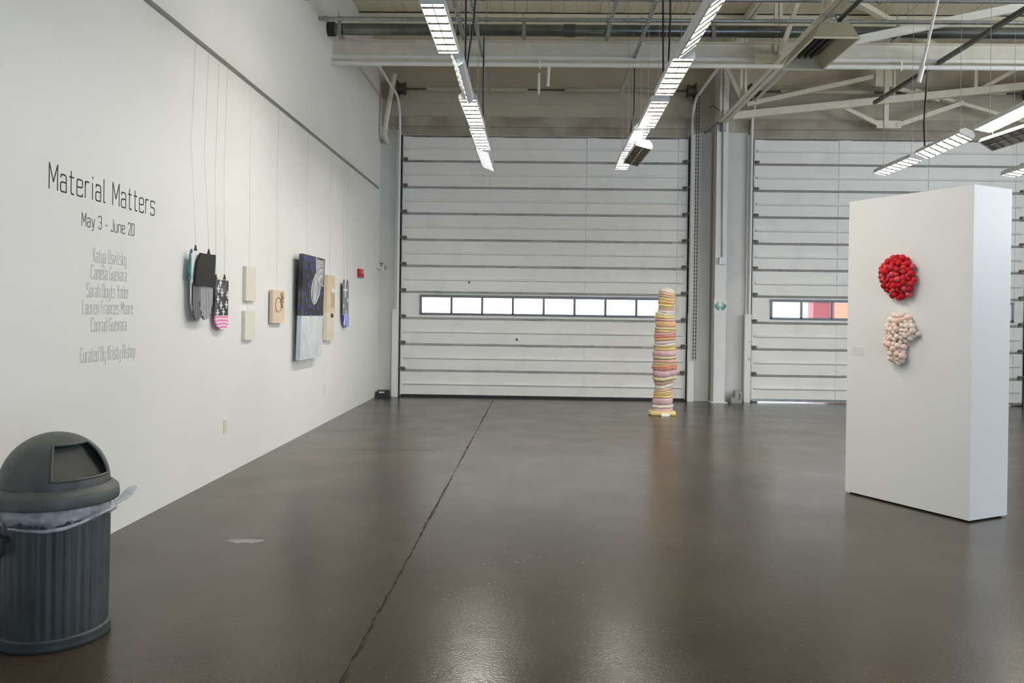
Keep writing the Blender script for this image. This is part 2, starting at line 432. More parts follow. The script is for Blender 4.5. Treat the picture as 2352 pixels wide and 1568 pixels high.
# purlins spanning wall to wall
def zpurlin(y, z0, z1, label):
    b_ = MB(); b_.box(XL, XR, y, y+0.012, z0, z1); b_.box(XL, XR, y-0.08, y+0.01, z0, z0+0.014); b_.box(XL, XR, y, y+0.09, z1-0.014, z1)
    tag(b_.build('roof_purlin', M['deck']), label, 'purlin', 'roof purlins')
zpurlin(13.60, 6.30, 6.59, 'cream roof purlin beyond the dark pipe, nearest the back wall')
zpurlin(8.2, 6.30, 6.59, 'cream roof purlin high above the first lamps')
zpurlin(4.0, 6.30, 6.59, 'cream roof purlin high overhead near the camera')

# ------------------------------------------------------------------ overhead doors
def door(name, x0, x1, ztop, label, zbot, npane, wx0, pw_, stiles):
    yf = 15.655
    d = thing(name, ((x0+x1)/2, yf, 0), label, kind='structure')
    n = 10; h = ztop/n
    zs = [h*i for i in range(n+1)]; zs[0] = zbot
    def rib(b_, z):
        b_.add([(x0+.06,yf,z-.03),(x1-.06,yf,z-.03),(x1-.06,yf-.03,z-.012),(x0+.06,yf-.03,z-.012),(x0+.06,yf-.03,z+.008),(x1-.06,yf-.03,z+.008),(x0+.06,yf,z+.02),(x1-.06,yf,z+.02)],
               [(0,1,2,3),(3,2,5,4),(4,5,7,6)])
    wsec = 3
    for i in range(n):
        b_ = MB(); a, c = zs[i]+0.003, zs[i+1]-0.003
        if i != wsec:
            b_.box(x0, x1, yf, yf+0.045, a, c)
            rib(b_, (a+c)/2)
            for (s0, s1) in stiles: b_.box(s0, s1, yf-0.008, yf, a+.03, (a+c)/2-.03); b_.box(s0, s1, yf-0.008, yf, (a+c)/2+.03, c-.03)
            b_.build('panel', M['door'], d)
        else:
            w0, w1 = wx0, wx0+npane*pw_
            q0, q1 = a+0.085, c-0.075
            b_.box(x0, w0, yf, yf+.045, a, c); b_.box(w1, x1, yf, yf+.045, a, c)
            b_.box(w0, w1, yf, yf+.045, a, q0); b_.box(w0, w1, yf, yf+.045, q1, c)
            for (s0, s1) in stiles:
                if s1 < w0 or s0 > w1: b_.box(s0, s1, yf-.008, yf, a+.03, c-.03)
            pn = b_.build('panel', M['door'], d)
            fr = MB(); t = 0.021
            fr.box(w0-t, w1+t, yf-.014, yf+.02, q0-t, q0+t); fr.box(w0-t, w1+t, yf-.03, yf+.02, q1-t, q1+t+.012)
            for k in range(npane+1): fr.box(w0+k*pw_-t, w0+k*pw_+t, yf-.014, yf+.02, q0, q1)
            fr.build('window_frame', M['frame'], pn)
            for k in range(npane):
                MB().box(w0+k*pw_+t, w0+(k+1)*pw_-t, yf+.018, yf+.026, q0+t, q1-t).build('pane', M['glass'], pn)
    # struts over the joints
    st = MB().sweep([(0,-.022),(.05,-.022),(.058,-.014),(.058,.012),(.05,.018),(0,.022)], (x1-x0-.02,0,0), (0,0,0)).mesh('strut', M['strut'])
    for i in range(1, n+1):
        z = zs[i] - (0.02 if i == n else 0)
        inst('strut', st, d, (x0+.01-(x0+x1)/2, 0, z))
    bt = MB().box(x0+.02, x1-.02, yf-.02, yf+.04, 0.0 if zbot < .02 else zbot-.012, zbot+.035)
    bt.build('bottom_seal', M['rubber'] if zbot < .02 else M['galv'], d)
    # roller hinges at both ends of each joint
    hb = MB(); hb.box(-.05,.03,-.010,0,-.02,.05); hb.box(-.03,.01,-.035,-.010,.005,.035); hb.cyl((-.09,-.03,.03),(.03,-.03,.03),.011,8); hb.cyl((-.10,-.03,.03),(-.075,-.03,.03),.026,10)
    hm = hb.mesh('hinge', M['hinge2'])
    for i in range(1, n):
        for sx, xx in ((1, x0+.07), (-1, x1-.07)):
            inst('hinge', hm, d, (xx-(x0+x1)/2, -.003, zs[i]+.02), scale=(sx,1,1))
    # side tracks, bending inward along the roof, guards at the foot, black strips painting the shade in the side gaps
    for sx, xx in ((-1, x0), (1, x1)):
        MB().box(xx+sx*.0, xx+sx*.045, yf-.005, YB-.002, 0.0, ztop).build('side_gap_shade', M['rubber'], d)
        tx = xx+sx*.085
        MB().box(tx-.035, tx+.05, yf-.02, YB-.002, 1.6, ztop+.05).build('track_angle', M['guard_p'], d)
        path = [(tx-sx*.03, yf-.05, 1.6), (tx-sx*.03, yf-.05, 5.2)]
        for k in range(1, 9):
            a = k/8*PI/2; path.append((tx-sx*.03, yf-.05-.45*(1-math.cos(a)), 5.2+.45*math.sin(a)))
        path.append((tx-sx*.03, 12.1, 5.66))
        MB().tube(path, 0.026, 8).build('track', M['steel_br'], d)
        MB().box(tx-.06, tx+.055, yf-.10, yf-.06, 0.0, 1.66).box(tx-.06, tx-.05, yf-.06, yf+.0, 0.0, 1.66).box(tx+.045, tx+.055, yf-.06, yf, 0.0, 1.66).build('guard', M['guard'], d)
        # cable drum on the lifting shaft
        dr = MB(); c = (xx+sx*.02, 15.58, 5.86)
        dr.cyl((c[0]-.06,c[1],c[2]),(c[0]+.06,c[1],c[2]),.10,20); dr.cyl((c[0]-.075,c[1],c[2]),(c[0]-.06,c[1],c[2]),.125,20); dr.cyl((c[0]+.06,c[1],c[2]),(c[0]+.075,c[1],c[2]),.125,20)
        dr.build('cable_drum', M['hinge'], d)
        MB().box(xx+sx*.09, xx+sx*.11, 15.5, YB-.002, 5.66, 6.0).build('bearing_plate', M['dark_strut'], d)
        MB().cyl((xx+sx*.02-.03,15.6,5.82),(xx+sx*.02-.03,15.66,5.0),.004,6).build('lift_cable', M['wire'], d)
    MB().cyl((x0-.1,15.58,5.86),(x1+.1,15.58,5.86),.016,10).build('shaft', M['hinge'], d)
    mid = (x0+x1)/2
    for a, c in ((x0+.45, mid-.35), (mid+.35, x1-.45)):
        MB().cyl((a,15.58,5.86),(c,15.58,5.86),.045,12).build('torsion_spring', M['wall_back'], d)
    return d
door('door_1', -2.555, 2.885, 5.0, 'large off-white overhead door behind the striped sculpture', 0.012, 8, -2.17, 0.587,
     [(-2.535,-2.38),(-.871,-.654),(.964,1.171),(2.70,2.865)])
door('door_2', 4.12, 9.21, 5.0, 'off-white overhead door behind the free-standing white panel', 0.032, 8, 4.49, 0.564,
     [(4.14,4.29),(5.72,5.93),(7.40,7.60),(9.03,9.19)])
for nm, x0, x1 in (('trim_1', -2.62, 2.95), ('trim_2', 4.05, 9.28)):
    hd = MB().box(x0, x1, 15.70, YB-.001, 5.005, 5.17).box(x0, x1, 15.66, YB-.001, 5.17, 5.36)
    tag(hd.build(nm, M['header']), 'grimy brown lintel over an overhead door', kind='structure')
d1 = bpy.data.objects['door_1']
rs = random.Random(11)
for (cx, cz, r) in ((-.33,1.115,.03),(-1.25,2.2,.028)):
    pl = [(cx+r*math.cos(t)*rs.uniform(.5,1.2), cz+r*math.sin(t)*rs.uniform(.5,1.2)) for t in [2*PI*i/9 for i in range(9)]]
    q = MB().add([(x,15.6535,z) for x,z in pl]+[(x,15.655,z) for x,z in pl], [tuple(range(9))]+[(i,9+i,9+(i+1)%9,(i+1)%9) for i in range(9)])
    q.build('paint_chip', M['hinge'], d1)

# hand chain hanging beside the first door
cb = MB(); z = 5.84; k = 0
while z > 0.78:
    for dx in (-.022, .022):
        if k % 2: cb.box(3.02+dx-.012, 3.02+dx+.012, 15.50, 15.506, z-.028, z+.012)
        else: cb.box(3.02+dx-.003, 3.02+dx+.003, 15.491, 15.515, z-.028, z+.012)
    z -= .034; k += 1
tag(cb.build('hoist_chain', M['hinge']), 'long hand chain hanging beside the left overhead door', 'chain')

# ------------------------------------------------------------------ column between the doors and what is fixed to it
cx0, cx1 = 3.365, 3.575
c_ = thing('steel_column', (3.47, 15.5, 0), 'white steel column between the two overhead doors', 'column')
b_ = MB(); b_.box(cx0, cx1, 15.40, 15.415, 0.012, ZC); b_.box(cx0, cx1, 15.60, 15.615, 0.012, ZC); b_.box((cx0+cx1)/2-.008, (cx0+cx1)/2+.008, 15.415, 15.60, 0.012, ZC)
b_.build('shaft', M['guard_p'], c_)
MB().box(cx0-.05, cx1+.05, 15.36, 15.66, 0, 0.014).build('base_plate', M['guard_p'], c_)
for sx in (0, 1, 2):
    x0, x1 = ((2.99, 3.33), (3.60, 4.02), (XL, -2.66))[sx]
    wp = MB().box(x0, x1, 15.68, YB-.001, 0.0, 5.1).build('trim_%d' % ((3, 4, 6)[sx]), M['wall_strip'])
    tag(wp, 'painted wall strip beside the steel column' if sx < 2 else 'painted wall strip in the back left corner', kind='structure')
cd = thing('conduit_run', (3.50, 15.385, 2.6), 'thin grey conduit running down to a switch box on the white column', 'conduit')
MB().cyl((3.495,15.385,2.7),(3.47,15.385,5.06),.013,8).build('conduit', M['conduit'], cd)
MB().cyl((3.465,15.38,5.06),(3.465,15.38,5.22),.052,12).build('round_box', M['conduit'], cd)
sb = MB().box(3.43,3.545,15.35,15.398,2.585,2.715).build('switch_box', M['galv'], cd)
MB().box(3.475,3.50,15.343,15.35,2.62,2.68).build('switch_plate', M['ivory'], sb)
MB().tube([(3.465,15.38,5.2),(3.52,15.36,5.34),(3.60,15.33,5.42)],.012,8).build('cable', M['dark_strut'], cd)
MB().tube([(3.465,15.38,5.16),(3.36,15.36,5.22),(3.22,15.35,5.08),(3.12,15.35,5.02)],.016,8).build('cable', M['dark_strut'], cd)
MB().tube([(3.465,15.38,5.22),(3.43,15.37,5.42),(3.3,15.36,5.52),(3.2,15.36,5.5)],.010,8).build('cable', M['dark_strut'], cd)

# paper sign with hand emblem
sg = thing('paper_sign', (3.47, 15.398, 1.66), 'white paper sign with a green cupped hands emblem on the column', 'sign')
MB().box(3.355,3.585,15.392,15.399,1.668,1.952).build('sheet', M['paper'], sg)
def flat(pts, y, m_, parent, name='emblem_shape'):
    n = len(pts)
    MB().add([(x,y,z) for x,z in pts]+[(x,y+.001,z) for x,z in pts], [tuple(range(n))]+[(i,n+i,n+(i+1)%n,(i+1)%n) for i in range(n)]).build(name, m_, parent)
ex, ez = 3.47, 1.815
for s in (-1, 1):
    flat([(ex+s*x, ez+z) for x, z in ((.010,-.085),(.010,-.060),(.060,.0),(.075,.045),(.095,.020),(.085,-.015),(.040,-.060))], 15.3908, M['g_mid'], sg)
    flat([(ex+s*x, ez+z) for x, z in ((.020,-.092),(.048,-.066),(.092,-.012),(.102,.022),(.110,.0),(.100,-.030),(.052,-.085))], 15.3906, M['g_dark'], sg)
    flat([(ex+s*x, ez+z) for x, z in ((.0,-.060),(.045,-.005),(.060,.045),(.050,.070),(.022,.076),(.034,.055),(.040,.030),(.028,.005),(.0,-.038))], 15.3904, M['g_light'], sg)
rg = MB()
for k in range(40):
    if k % 2: continue
    a0, a1 = 2*PI*k/40, 2*PI*(k+.9)/40
    rg.add([(ex+r*math.cos(a), 15.3912, ez+r*math.sin(a)) for a in (a0, a1) for r in (.104, .110)], [(0,1,3,2)])
rg.build('ring_print', M['print'], sg)
MB().cyl((3.572,15.388,1.944),(3.572,15.394,1.944),.007,8).build('pin', M['black'], sg)

# step shaped bracket on the floor, black box in the corner, hose tap, vent pipe
b_ = MB(); b_.box(3.70,3.90,15.40,15.58,0.0,0.10); b_.box(3.77,3.905,15.40,15.58,0.10,0.225)
br = thing('floor_bracket', (3.8,15.5,0), 'grey beige step-shaped metal bracket on the floor by the column', 'bracket')
b_.build('body', M['bracket'], br); MB().box(3.845,3.86,15.396,15.40,0.05,0.18).build('slot', M['black'], br)
bb = thing('bait_box', (-2.85,15.5,0), 'small black box with white label in the back left corner', 'box')
MB().add([(-2.96,15.36,0),(-2.74,15.36,0),(-2.74,15.6,0),(-2.96,15.6,0),(-2.935,15.40,.115),(-2.755,15.40,.115),(-2.745,15.6,.125),(-2.95,15.6,.125)],
         [(3,2,1,0),(4,5,6,7),(0,1,5,4),(1,2,6,5),(2,3,7,6),(3,0,4,7)]).build('case', M['rubber'], bb)
MB().box(-2.90,-2.80,15.372,15.40,.085,.108).build('label', M['paper'], bb)
tp = thing('hose_tap', (-2.93,15.6,2.45), 'small wall tap sticking out of the back corner at eye height', 'tap')
MB().cyl((-2.986,15.5,2.45),(-2.86,15.5,2.45),.022,10).cyl((-2.88,15.5,2.45),(-2.87,15.44,2.37),.018,10).build('spout', M['steel_br'], tp)
MB().cyl((-2.91,15.5,2.45),(-2.91,15.5,2.52),.010,8).cyl((-2.91,15.5,2.52),(-2.91,15.5,2.535),.035,10).build('handle', M['hinge'], tp)
MB().cyl((-2.84,15.5,2.45),(-2.82,15.5,2.45),.04,12).build('flange', M['galv'], tp)
vp = thing('vent_pipe', (-2.87,15.6,5.0), 'cream pipe with elbow turning into the back wall beside the left door', 'pipe')
MB().tube([(-2.70,15.45,6.1),(-2.80,15.45,5.5),(-2.868,15.46,5.06),(-2.88,15.47,4.97),(-2.87,15.53,4.90),(-2.86,15.60,4.87),(-2.855,15.745,4.86)],.048,12).build('pipe', M['steel'], vp)
MB().cyl((-2.862,15.46,5.10),(-2.868,15.46,5.04),.065,12).build('collar', M['steel'], vp)
MB().cyl((-2.855,15.72,4.86),(-2.855,15.748,4.86),.09,16).build('boot', M['rubber'], vp)

# ------------------------------------------------------------------ left wall: rail, outlets, alarm
tag(MB().box(XL,XL+.012,YF,15.48,3.935,3.975).box(XL,XL+.022,YF,15.48,3.932,3.940).build('trim_5', M['rail']), 'thin grey picture hanging rail along the white wall', kind='structure')
def outlet(y, z, label):
    o = thing('wall_outlet', (XL, y, z), label, 'outlet', 'outlets in the left wall')
    MB().box(XL, XL+.008, y-.042, y+.042, z-.068, z+.068).build('cover_plate', M['ivory'], o)
    for dz in (-.03, .03): MB().box(XL+.008, XL+.011, y-.018, y+.018, z+dz-.018, z+dz+.018).build('socket', M['cream2'], o)
outlet(7.90, .48, 'ivory outlet low on the white wall below the pink-tipped work')
outlet(11.69, .49, 'ivory outlet low on the white wall below the plywood panel')
al = thing('fire_alarm', (XL, 13.94, 2.26), 'red fire alarm box with white strobe on the white wall', 'alarm')
MB().box(XL, XL+.05, 13.74, 14.08, 2.19, 2.33).build('body', M['redpaint'], al)
MB().box(XL+.05, XL+.075, 13.98, 14.07, 2.26, 2.32).build('strobe', M['paper'], al)
MB().box(XL+.05, XL+.06, 13.78, 13.92, 2.21, 2.25).build('pull_handle', M['redpaint'], al)

# ------------------------------------------------------------------ wall lettering (stroke letters cut from vinyl)
G = {
 'a': (1, [[(.05,.56),(.05,.68),(.95,.68),(.95,0)], [(.95,.38),(0,.38),(0,0),(.95,0)]]),
 't': (.8, [[(.35,.92),(.35,0),(.95,0)], [(0,.68),(.9,.68)]]),
 'e': (1, [[(0,.36),(1,.36),(1,.68),(0,.68),(0,0),(1,0),(1,.1)]]),
 'r': (.75, [[(0,0),(0,.68)], [(0,.48),(.15,.68),(.95,.68)]]),
 'i': (.25, [[(.5,0),(.5,.68)], [(.5,.88),(.5,.96)]]),
 'l': (.4, [[(.2,1),(.2,0),(.9,0)]]),
 's': (1, [[(1,.58),(1,.68),(0,.68),(0,.36),(1,.36),(1,0),(0,0),(0,.1)]]),
 'y': (1, [[(0,.68),(.5,.02)], [(1,.68),(.42,-.22),(.15,-.24)]]),
 'Z': (1, [[(0,.68),(0,0),(1,0)], [(1,.68),(1,-.25),(0,-.25)]]),
 'u': (1, [[(0,.68),(0,0),(1,0)], [(1,.68),(1,0)]]),
 'n': (1, [[(0,0),(0,.68),(1,.68),(1,0)]]),
 'm': (1.5, [[(0,0),(0,.68),(.5,.68),(.5,0)], [(.5,.68),(1,.68),(1,0)]]),
 'v': (1, [[(0,.68),(.5,0),(1,.68)]]),
 'k': (.95, [[(0,1),(0,0)], [(1,.68),(0,.25)], [(.35,.4),(1,0)]]),
 'h': (1, [[(0,1),(0,0)], [(0,.68),(1,.68),(1,0)]]),
 'd': (1, [[(1,1),(1,0),(0,0),(0,.68),(1,.68)]]),
 'c': (1, [[(1,.58),(1,.68),(0,.68),(0,0),(1,0),(1,.1)]]),
 'o': (1, [[(.5,.68),(1,.68),(1,0),(0,0),(0,.68),(.5,.68)]]),
 'p': (1, [[(0,-.25),(0,.68),(1,.68),(1,0),(0,0)]]),
 'M': (1.35, [[(0,0),(0,1),(.5,.3),(1,1),(1,0)]]),
 'J': (.8, [[(1,1),(1,0),(0,0),(0,.12)]]),
 'K': (1.05, [[(0,1),(0,0)], [(1,1),(0,.42)], [(.3,.58),(1,0)]]),
 'U': (1.1, [[(0,1),(0,0),(1,0),(1,1)]]),
 'C': (1.1, [[(1,.85),(1,1),(0,1),(0,0),(1,0),(1,.15)]]),
 'G': (1.1, [[(1,.85),(1,1),(0,1),(0,0),(1,0),(1,.48),(.5,.48)]]),
 'S': (1.1, [[(1,.85),(1,1),(0,1),(0,.52),(1,.48),(1,0),(0,0),(0,.15)]]),
 'B': (1.1, [[(0,.52),(.9,.52),(.9,1),(0,1),(0,0),(1,0),(1,.52),(.8,.52)]]),
 'Y': (1.1, [[(0,1),(.5,.45),(1,1)], [(.5,.45),(.5,0)]]),
 'L': (.9, [[(0,1),(0,0),(1,0)]]),
 'F': (.95, [[(1,1),(0,1),(0,0)], [(0,.52),(.85,.52)]]),
 '3': (1, [[(0,.85),(0,1),(1,1),(1,.52),(.4,.52)], [(.8,.52),(1,.5),(1,0),(0,0),(0,.15)]]),
 '2': (1, [[(0,.82),(0,1),(1,1),(1,.6),(0,0),(1,0)]]),
 '0': (1, [[(.5,1),(1,1),(1,0),(0,0),(0,1),(.5,1)]]),
 '-': (.7, [[(0,.38),(1,.38)]]),
}
SHARP = set('MvKkYyr')
def rounded(pl, rad):
    out = [pl[0]]
    for i in range(1, len(pl)-1):
        p, a, c = Vector(pl[i]), Vector(pl[i-1]), Vector(pl[i+1])
        da, dc = (a-p), (c-p); r = min(rad, da.length*.49, dc.length*.49)
        if r < 1e-5 or da.length < 1e-6 or dc.length < 1e-6: out.append(tuple(p)); continue
        pa, pc = p+da.normalized()*r, p+dc.normalized()*r
        for t in (0, .25, .5, .75, 1): out.append(tuple(pa*(1-t)**2+p*2*t*(1-t)+pc*t*t))
    return out + [pl[-1]]
def lettering(text, y0, y1, zb, cap, m_, sw, label, narrow=False):
    o = thing('wall_lettering', (XL, y0, zb), label, 'lettering', 'lettering on the left wall')
    gap, space = (.5, 1.0) if not narrow else (.55, .9)
    adv = []; tot = 0
    for i, ch in enumerate(text):
        w = space if ch == ' ' else G['Z' if (narrow and ch == 'y') else ch][0]
        adv.append(tot); tot += w+(gap if i < len(text)-1 and ch != ' ' else 0)
    u = (y1-y0)/tot
    for ch, a in zip(text, adv):
        if ch == ' ': continue
        key = 'Z' if (narrow and ch == 'y') else ch
        w, pls = G[key]; b_ = MB()
        for pl in pls:
            q = [((a+px*w)*u, pz*cap) for px, pz in pl]
            if key not in SHARP: q = rounded(q, min(.30*u, .22*cap))
            for (p, n) in zip(q[:-1], q[1:]):
                p, n = Vector(p), Vector(n); d = n-p
                if d.length < 1e-6: continue
                d.normalize(); s_ = Vector((-d.y, d.x))*sw/2; p2, n2 = p-d*sw*.25, n+d*sw*.25
                c4 = [p2-s_, n2-s_, n2+s_, p2+s_]
                b_.add([(XL+.0012, y0+v.x, zb+v.y) for v in c4]+[(XL, y0+v.x, zb+v.y) for v in c4], [(0,1,2,3),(0,4,5,1),(1,5,6,2),(2,6,7,3),(3,7,4,0)])
        b_.build('letter', m_, o)
lettering('Material Matters', 4.975, 6.372, 2.334, .157, M['ink'], .0095, 'large black exhibition title, top line on the white wall')
lettering('May 3 - June 20', 5.345, 6.05, 2.145, .086, M['ink2'], .0062, 'dark grey exhibition dates under the large black title')
lettering('Katya Usvitsky', 5.490, 5.935, 1.915, .095, M['ink3'], .0038, 'thin grey name, first below the exhibition dates', True)
lettering('Camela Guevara', 5.465, 5.945, 1.800, .093, M['ink3'], .0038, 'thin grey name, second below the exhibition dates', True)
lettering('Sarah Boyts Yoder', 5.415, 5.978, 1.677, .091, M['ink3'], .0038, 'thin grey name, third below the exhibition dates', True)
lettering('Lauren Frances Moore', 5.365, 6.047, 1.563, .090, M['ink3'], .0038, 'thin grey name, fourth below the exhibition dates', True)
lettering('Conrad Guevara', 5.473, 5.952, 1.443, .092, M['ink3'], .0038, 'thin grey name, fifth below the exhibition dates', True)
lettering('Curated By Kristy Bishop', 5.345, 6.086, 1.240, .098, M['ink3'], .0038, 'thin grey curator credit, lowest line of wall lettering', True)

# ------------------------------------------------------------------ hung works
def wirepart(o, y, z, x=XL+.03, ytop=None):
    b_ = MB(); yt = y if ytop is None else ytop
    b_.tube([(XL+.026, yt, 3.94), (XL+.012, yt, 3.88), (XL+.010, (y+yt)/2, (3.88+z)/2), (x, y, z)], .0013, 5)
    b_.build('hanging_wire', M['wire'], o)
def clip(o, y, z, x):
    MB().add([(x-.012,y-.012,z-.015),(x+.012,y-.012,z-.015),(x+.012,y+.012,z-.015),(x-.012,y+.012,z-.015),(x-.004,y-.003,z+.035),(x+.004,y-.003,z+.035),(x+.004,y+.003,z+.035),(x-.004,y+.003,z+.035)],
             [(3,2,1,0),(4,5,6,7),(0,1,5,4),(1,2,6,5),(2,3,7,6),(3,0,4,7)]).build('clip', M['hinge'], o)
def cross(o, y, z, hy, hz, x, m_, t=.3, name='painted_cross'):
    a, c = hy*t, hz*t*.62
    MB().plate([(y-a,z-hz),(y+a,z-hz),(y+a,z-c),(y+hy,z-c),(y+hy,z+c),(y+a,z+c),(y+a,z+hz),(y-a,z+hz),(y-a,z+c),(y-hy,z+c),(y-hy,z-c),(y-a,z-c)], x-.0004, x+.0008).build(name, m_, o)

# 1: long U-shaped work with black flap
o = thing('hanging_painting', (-2.93, 7.15, 1.5), 'striped U-shaped painted work with a black square flap, nearest the wall text', 'painting', 'clipped sock-shaped works')
def ushape(y0, y1, zt, zb, rz, n=14, ybias=0.0):
    c = (y0+y1)/2; w = (y1-y0)/2
    return [(y0, zt)]+[(c-w*math.cos(PI*i/n)+ybias*math.sin(PI*i/n), zb+rz-rz*math.sin(PI*i/n)) for i in range(n+1)]+[(y1, zt)]
MB().plate(ushape(6.93, 7.36, 2.08, 1.50, .20), -2.935, -2.922).build('back_sheet', M['whitepaint'], o)
MB().plate([(6.90,1.86),(6.925,2.06),(6.955,2.12),(6.965,2.10),(6.955,1.86)], -2.945, -2.930).build('teal_edge', M['teal'], o)
MB().plate(ushape(6.935, 7.15, 1.83, 1.505, .17), -2.922, -2.910).build('grey_stripe_panel', M['stripe_gr'], o)
MB().plate(ushape(7.07, 7.355, 1.83, 1.515, .21), -2.922, -2.906).build('white_stripe_panel', M['stripe_bw'], o)
MB().plate([(6.945,1.808),(7.36,1.806),(7.385,2.100),(7.20,2.094),(7.05,2.094),(6.99,2.02),(6.96,1.92)], -2.906, -2.893).build('black_flap', M['blackart'], o)
for y, z in ((6.965, 2.12), (7.25, 2.11)): clip(o, y, z, -2.905); wirepart(o, y, z+.03, -2.905, y+.11)
# 2: grey sock with white crosses and pink toe
o = thing('hanging_painting', (-2.95, 7.65, 1.41), 'charcoal sock-shaped work with white crosses and a pink striped toe', 'painting', 'clipped sock-shaped works')
MB().plate([(7.49,1.545),(7.80,1.545),(7.805,1.88),(7.70,1.885),(7.49,1.882)], -2.945, -2.932).build('charcoal_panel', M['charcoal2'], o)
MB().plate([(7.49,1.55),(7.49,1.50),(7.53,1.455),(7.60,1.425),(7.68,1.412),(7.76,1.43),(7.805,1.465),(7.80,1.55)], -2.945, -2.930).build('pink_toe', M['stripe_pk'], o)
for y, z in ((7.555,1.80),(7.64,1.765),(7.545,1.70),(7.62,1.645),(7.75,1.655),(7.68,1.585),(7.54,1.575),(7.775,1.745),(7.60,1.855)):
    cross(o, y, z, .036, .036, -2.931, M['whitepaint'], .32)
for y, z in ((7.51,1.895),(7.72,1.905)): clip(o, y, z, -2.94); wirepart(o, y, z+.03, -2.94, y+.10)
# 3: two cream panels on one wire
o = thing('panel_artwork', (-2.96, 8.45, 1.29), 'pair of narrow cream panels linked one below the other on a wire', 'painting')
MB().box(-2.985, -2.950, 8.335, 8.63, 1.70, 2.053).build('upper_panel', M['cream'], o)
MB().box(-2.985, -2.950, 8.32, 8.62, 1.296, 1.597).build('lower_panel', M['cream2'], o)
MB().cyl((-2.975,8.45,1.59),(-2.975,8.45,1.71),.0015,5).build('link_wire', M['wire'], o)
wirepart(o, 8.48, 2.05, -2.97)
# 4: tan panel with ring and leaves
o = thing('panel_artwork', (-2.96, 9.37, 1.46), 'small pinkish tan panel with a stitched gold ring and leaves', 'painting')
MB().box(-2.972, -2.935, 9.15, 9.59, 1.462, 1.838).build('panel', M['tan'], o)
MB().tube([(-2.931, 9.345+.105*math.cos(2*PI*i/32), 1.672+.083*math.sin(2*PI*i/32)) for i in range(32)], .0045, 6, True).build('stitched_ring', M['gold'], o)
for cy, cz, ra, rb, tl in ((9.465,1.79,.035,.022,.3),(9.50,1.755,.035,.018,-.4),(9.475,1.69,.045,.016,.6),(9.48,1.655,.035,.014,-.5),(9.44,1.72,.03,.012,1.0)):
    MB().tube([(-2.931, cy+ra*math.cos(t)*math.cos(tl)-rb*math.sin(t)*math.sin(tl), cz+ra*math.cos(t)*math.sin(tl)+rb*math.sin(t)*math.cos(tl)) for t in [2*PI*i/16 for i in range(16)]], .004, 5, True).build('stitched_leaf', M['green'], o)
for cy, cz in ((9.40,1.72),(9.47,1.60),(9.36,1.74)): MB().ball((-2.932,cy,cz),.007,8,5).build('bead', M['whitepaint'], o)
wirepart(o, 9.40, 1.835, -2.97)
# 5: tall canvas
o = thing('canvas_painting', (-2.92, 10.56, 0.99), 'tall black and white canvas with blue crosses, largest work on the left wall', 'painting')
up_ = MB().box(-2.935, -2.880, 10.06, 11.09, 1.545, 2.312).build('upper_field', M['charcoal'], o)
lo_ = MB().box(-2.935, -2.880, 10.06, 11.09, 0.995, 1.545).build('lower_field', M['chalk'], o)
MB().box(-2.9345, -2.881, 10.0575, 10.0598, 0.997, 1.543).build('edge_wash', M['paleblue'], lo_)
def zc(x, y):    # zoomed photo coordinates of the canvas face -> (Y, Z)
    return 10.07+(x-795+ (y-130)*.022)/262*.98, 2.31-((560+y/5.226)-588)*.00562
def poly(pts, x, m_, parent, name, th=.0008):
    MB().plate([zc(*p) for p in pts][::-1], x, x+th).build(name, m_, parent)
l1 = [(945,152),(948,260),(955,360),(975,425),(1005,465),(1035,492),(1046,490),(1050,330),(1056,190)]
poly(l1, -2.8795, M['leaf'], up_, 'wash_leaf')
l2 = [(945,345),(915,420),(895,500),(888,580),(893,650),(908,705),(925,722),(950,700),(975,640),(995,560),(1008,500),(1000,465),(970,420),(953,365)]
poly(l2, -2.8795, M['leaf'], up_, 'wash_leaf')
def stroke(pts, parent, r=.004, m_=None, name='brush_line'):
    MB().tube([(-2.8785, *zc(*p)) for p in pts], r, 4).build(name, m_ or M['whitepaint'], parent)
stroke([(945,152),(948,260),(955,360),(975,425),(1005,465),(1035,492),(1046,490)], up_, .007)
stroke(l2+[l2[0]], up_, .006)
rs = random.Random(2)
for k in range(16):
    a = k/15; stroke([(962+rs.uniform(-4,4)+20*a, 190+260*a), (1000+25*a, 175+200*a+rs.uniform(-15,15)), (1050, 165+240*a*1.05)], up_, .0032)
for k in range(7):
    a = (k+1)/8; stroke([(948-10*a+20*a, 370+10*k), (905+75*a, 520), (920+25*a, 690-20*a)], up_, .0022)
for (x, y) in ((850,200),(910,155),(878,278),(820,290),(905,325),(845,395),(935,260),(858,492),(815,595),(835,680),(870,740),(832,828),(885,848),(925,765),(985,765),(1000,605),(1020,570),(1010,850),(812,150)):
    cy, cz = zc(x, y); cz = min(cz, 2.265); cross(o, cy, cz, .042, .026 if (x+y) % 3 else .036, -2.8796, M['blue'], .22)
for (x, z, a, c) in ((-2.91,1.65,.016,.036),(-2.906,2.27,.02,.014)):
    MB().box(x-a*.35, x+a*.35, 10.0585, 10.0602, z-c, z+c).box(x-a, x+a, 10.0585, 10.0602, z-c*.35, z+c*.35).build('painted_cross', M['blue'], o)
for y in (10.56,): wirepart(o, y, 2.30, -2.95, y+.08)
o.rotation_euler = (0, .022, 0)
for c_ in o.children:
    if c_.name.startswith('hanging_wire'): c_.rotation_euler = (0, -.022, 0)
